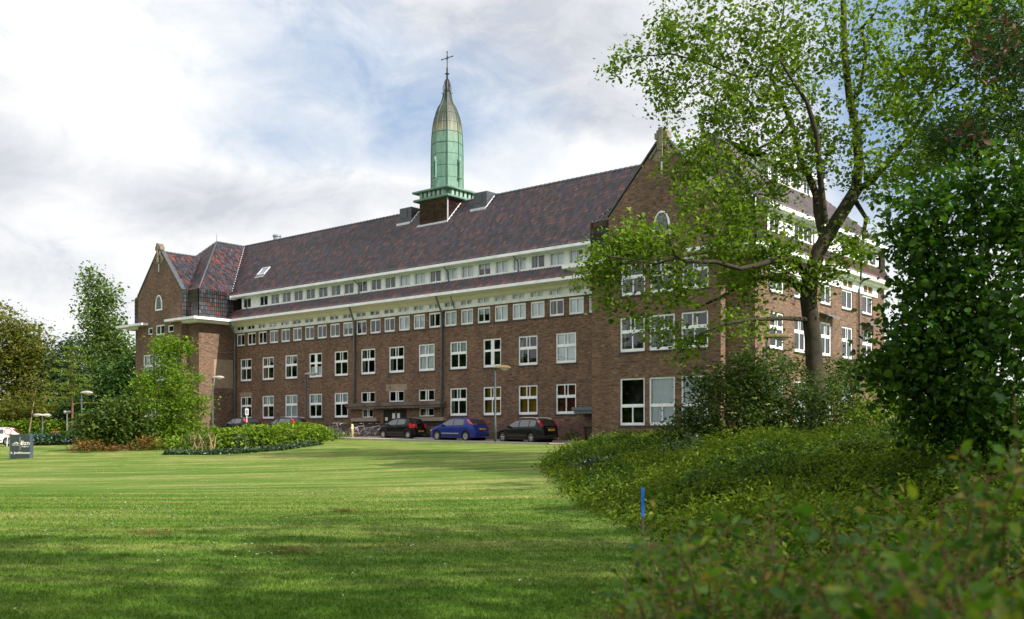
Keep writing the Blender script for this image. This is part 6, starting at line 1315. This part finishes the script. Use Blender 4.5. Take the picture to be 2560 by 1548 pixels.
text('dzn', wS * .27, hS * .56, .36 * wS / 1.05, sg_); text('zorggroep', wS * .27, hS * .48, .085, sg_); text('It. Joefklooster', .03, hS * .20, .19 * wS / 1.1, sg_); text('centrum', -wS * .24, hS * .60, .085, sg_); text('voor zorg', -wS * .24, hS * .545, .085, sg_)
mb = MB(); arc = [(-wS * .2 + wS * .12 * math.cos(t), -.014, hS * .58 + hS * .09 * math.sin(t)) for t in np.linspace(.3, 2.6, 9)]; mb.tube(arc, .014, 4); mb.box(.0, .008, -.006, -.0005, hS * .36, hS * .9); mb.box(wS * .07, wS * .10, -.008, -.0005, hS * .55, hS * .74); mb.build('logo', M['letter'], sg_)
M['signwhite'] = simple('white_sign', (.7, .7, .72), .4, var=.03); M['signred'] = simple('red_border', (.6, .07, .04), .4, var=.05)
X_, Y_ = at(17, 0, 72)[:2]; Z_ = gz(X_, Y_); rs = empty('road_sign', (X_, Y_, Z_), R(20), 'round white road sign with a red edge on a leaning pole', 'sign'); S = Y_ / FPX; hp = at(17, 1079, Y_)[2] - Z_
mb = MB(); mb.tube([(0, .03, 0), (.1, .03, hp + .3)], .035, 8); mb.build('pole', M['polepale'], rs)
def disc(r0, y0, y1, m, nm, par):
    mb = MB(); mb.lathe([(r0, y0), (r0, y1)], 24); mb.v = [(x + .08, z, y + hp) for x, y, z in mb.v]; return mb.build(nm, M[m], par)
dd = disc(9 * S, -.02, .0, 'signred', 'disc', rs); disc(6.6 * S, -.026, -.0205, 'signwhite', 'disc_face', dd)
X_, Y_ = at(617, 0, 71)[:2]; Z_ = gz(X_, Y_); ws = empty('parking_sign', (X_, Y_, Z_), R(15), 'small upright white sign on a thin post behind the rounded hedge', 'sign'); hz = at(617, 1022, Y_)[2] - Z_
mb = MB(); mb.tube([(0, .03, 0), (0, .03, hz)], .03, 8); mb.build('post', M['polepale'], ws); mb = MB(); mb.bevbox(-.12, .12, -.02, .02, hz - .46, hz, .008); pn = mb.build('plate', M['signwhite'], ws); mb = MB(); mb.box(-.08, .08, -.026, -.0205, hz - .40, hz - .06); mb.build('symbol', M['zinc'], pn)
Y_ = 15.8; X_ = (1607 - U0) / FPX * Y_; Z_ = gz(X_, Y_); M['bluepaint'] = simple('blue_paint', (.012, .16, .75), .5, var=.1); M['wood'] = simple('stake_wood', (.08, .06, .04), .8)
zt = at(1607, 1220, Y_)[2] - Z_; sk_ = empty('marker_stake', (X_, Y_, Z_), R(20), 'thin wooden stake with a bright blue painted top at the foot of the bank', 'stake')
mb = MB(); mb.bevbox(-.020, .020, -.015, .015, -.1, zt * .40, .004); mb.build('shaft', M['wood'], sk_); mb = MB(); mb.bevbox(-.022, .022, -.017, .017, zt * .40, zt, .005); mb.build('painted_top', M['bluepaint'], sk_)
X_, Y_ = to_world(-12.4, -3.2); bo = empty('bollard', (X_, Y_, gz(X_, Y_)), 0, 'pale yellow bollard among the bicycles by the entrance', 'bollard'); mb = MB(); mb.lathe([(.09, 0), (.09, .9), (.07, .98), (.02, 1.0)], 12); M['bolly'] = simple('bollard_paint', (.6, .48, .2), .6); mb.build('post', M['bolly'], bo, True); mb = MB(); mb.lathe([(.094, .62), (.094, .72)], 12); mb.build('band', M['signwhite'], bo, True)
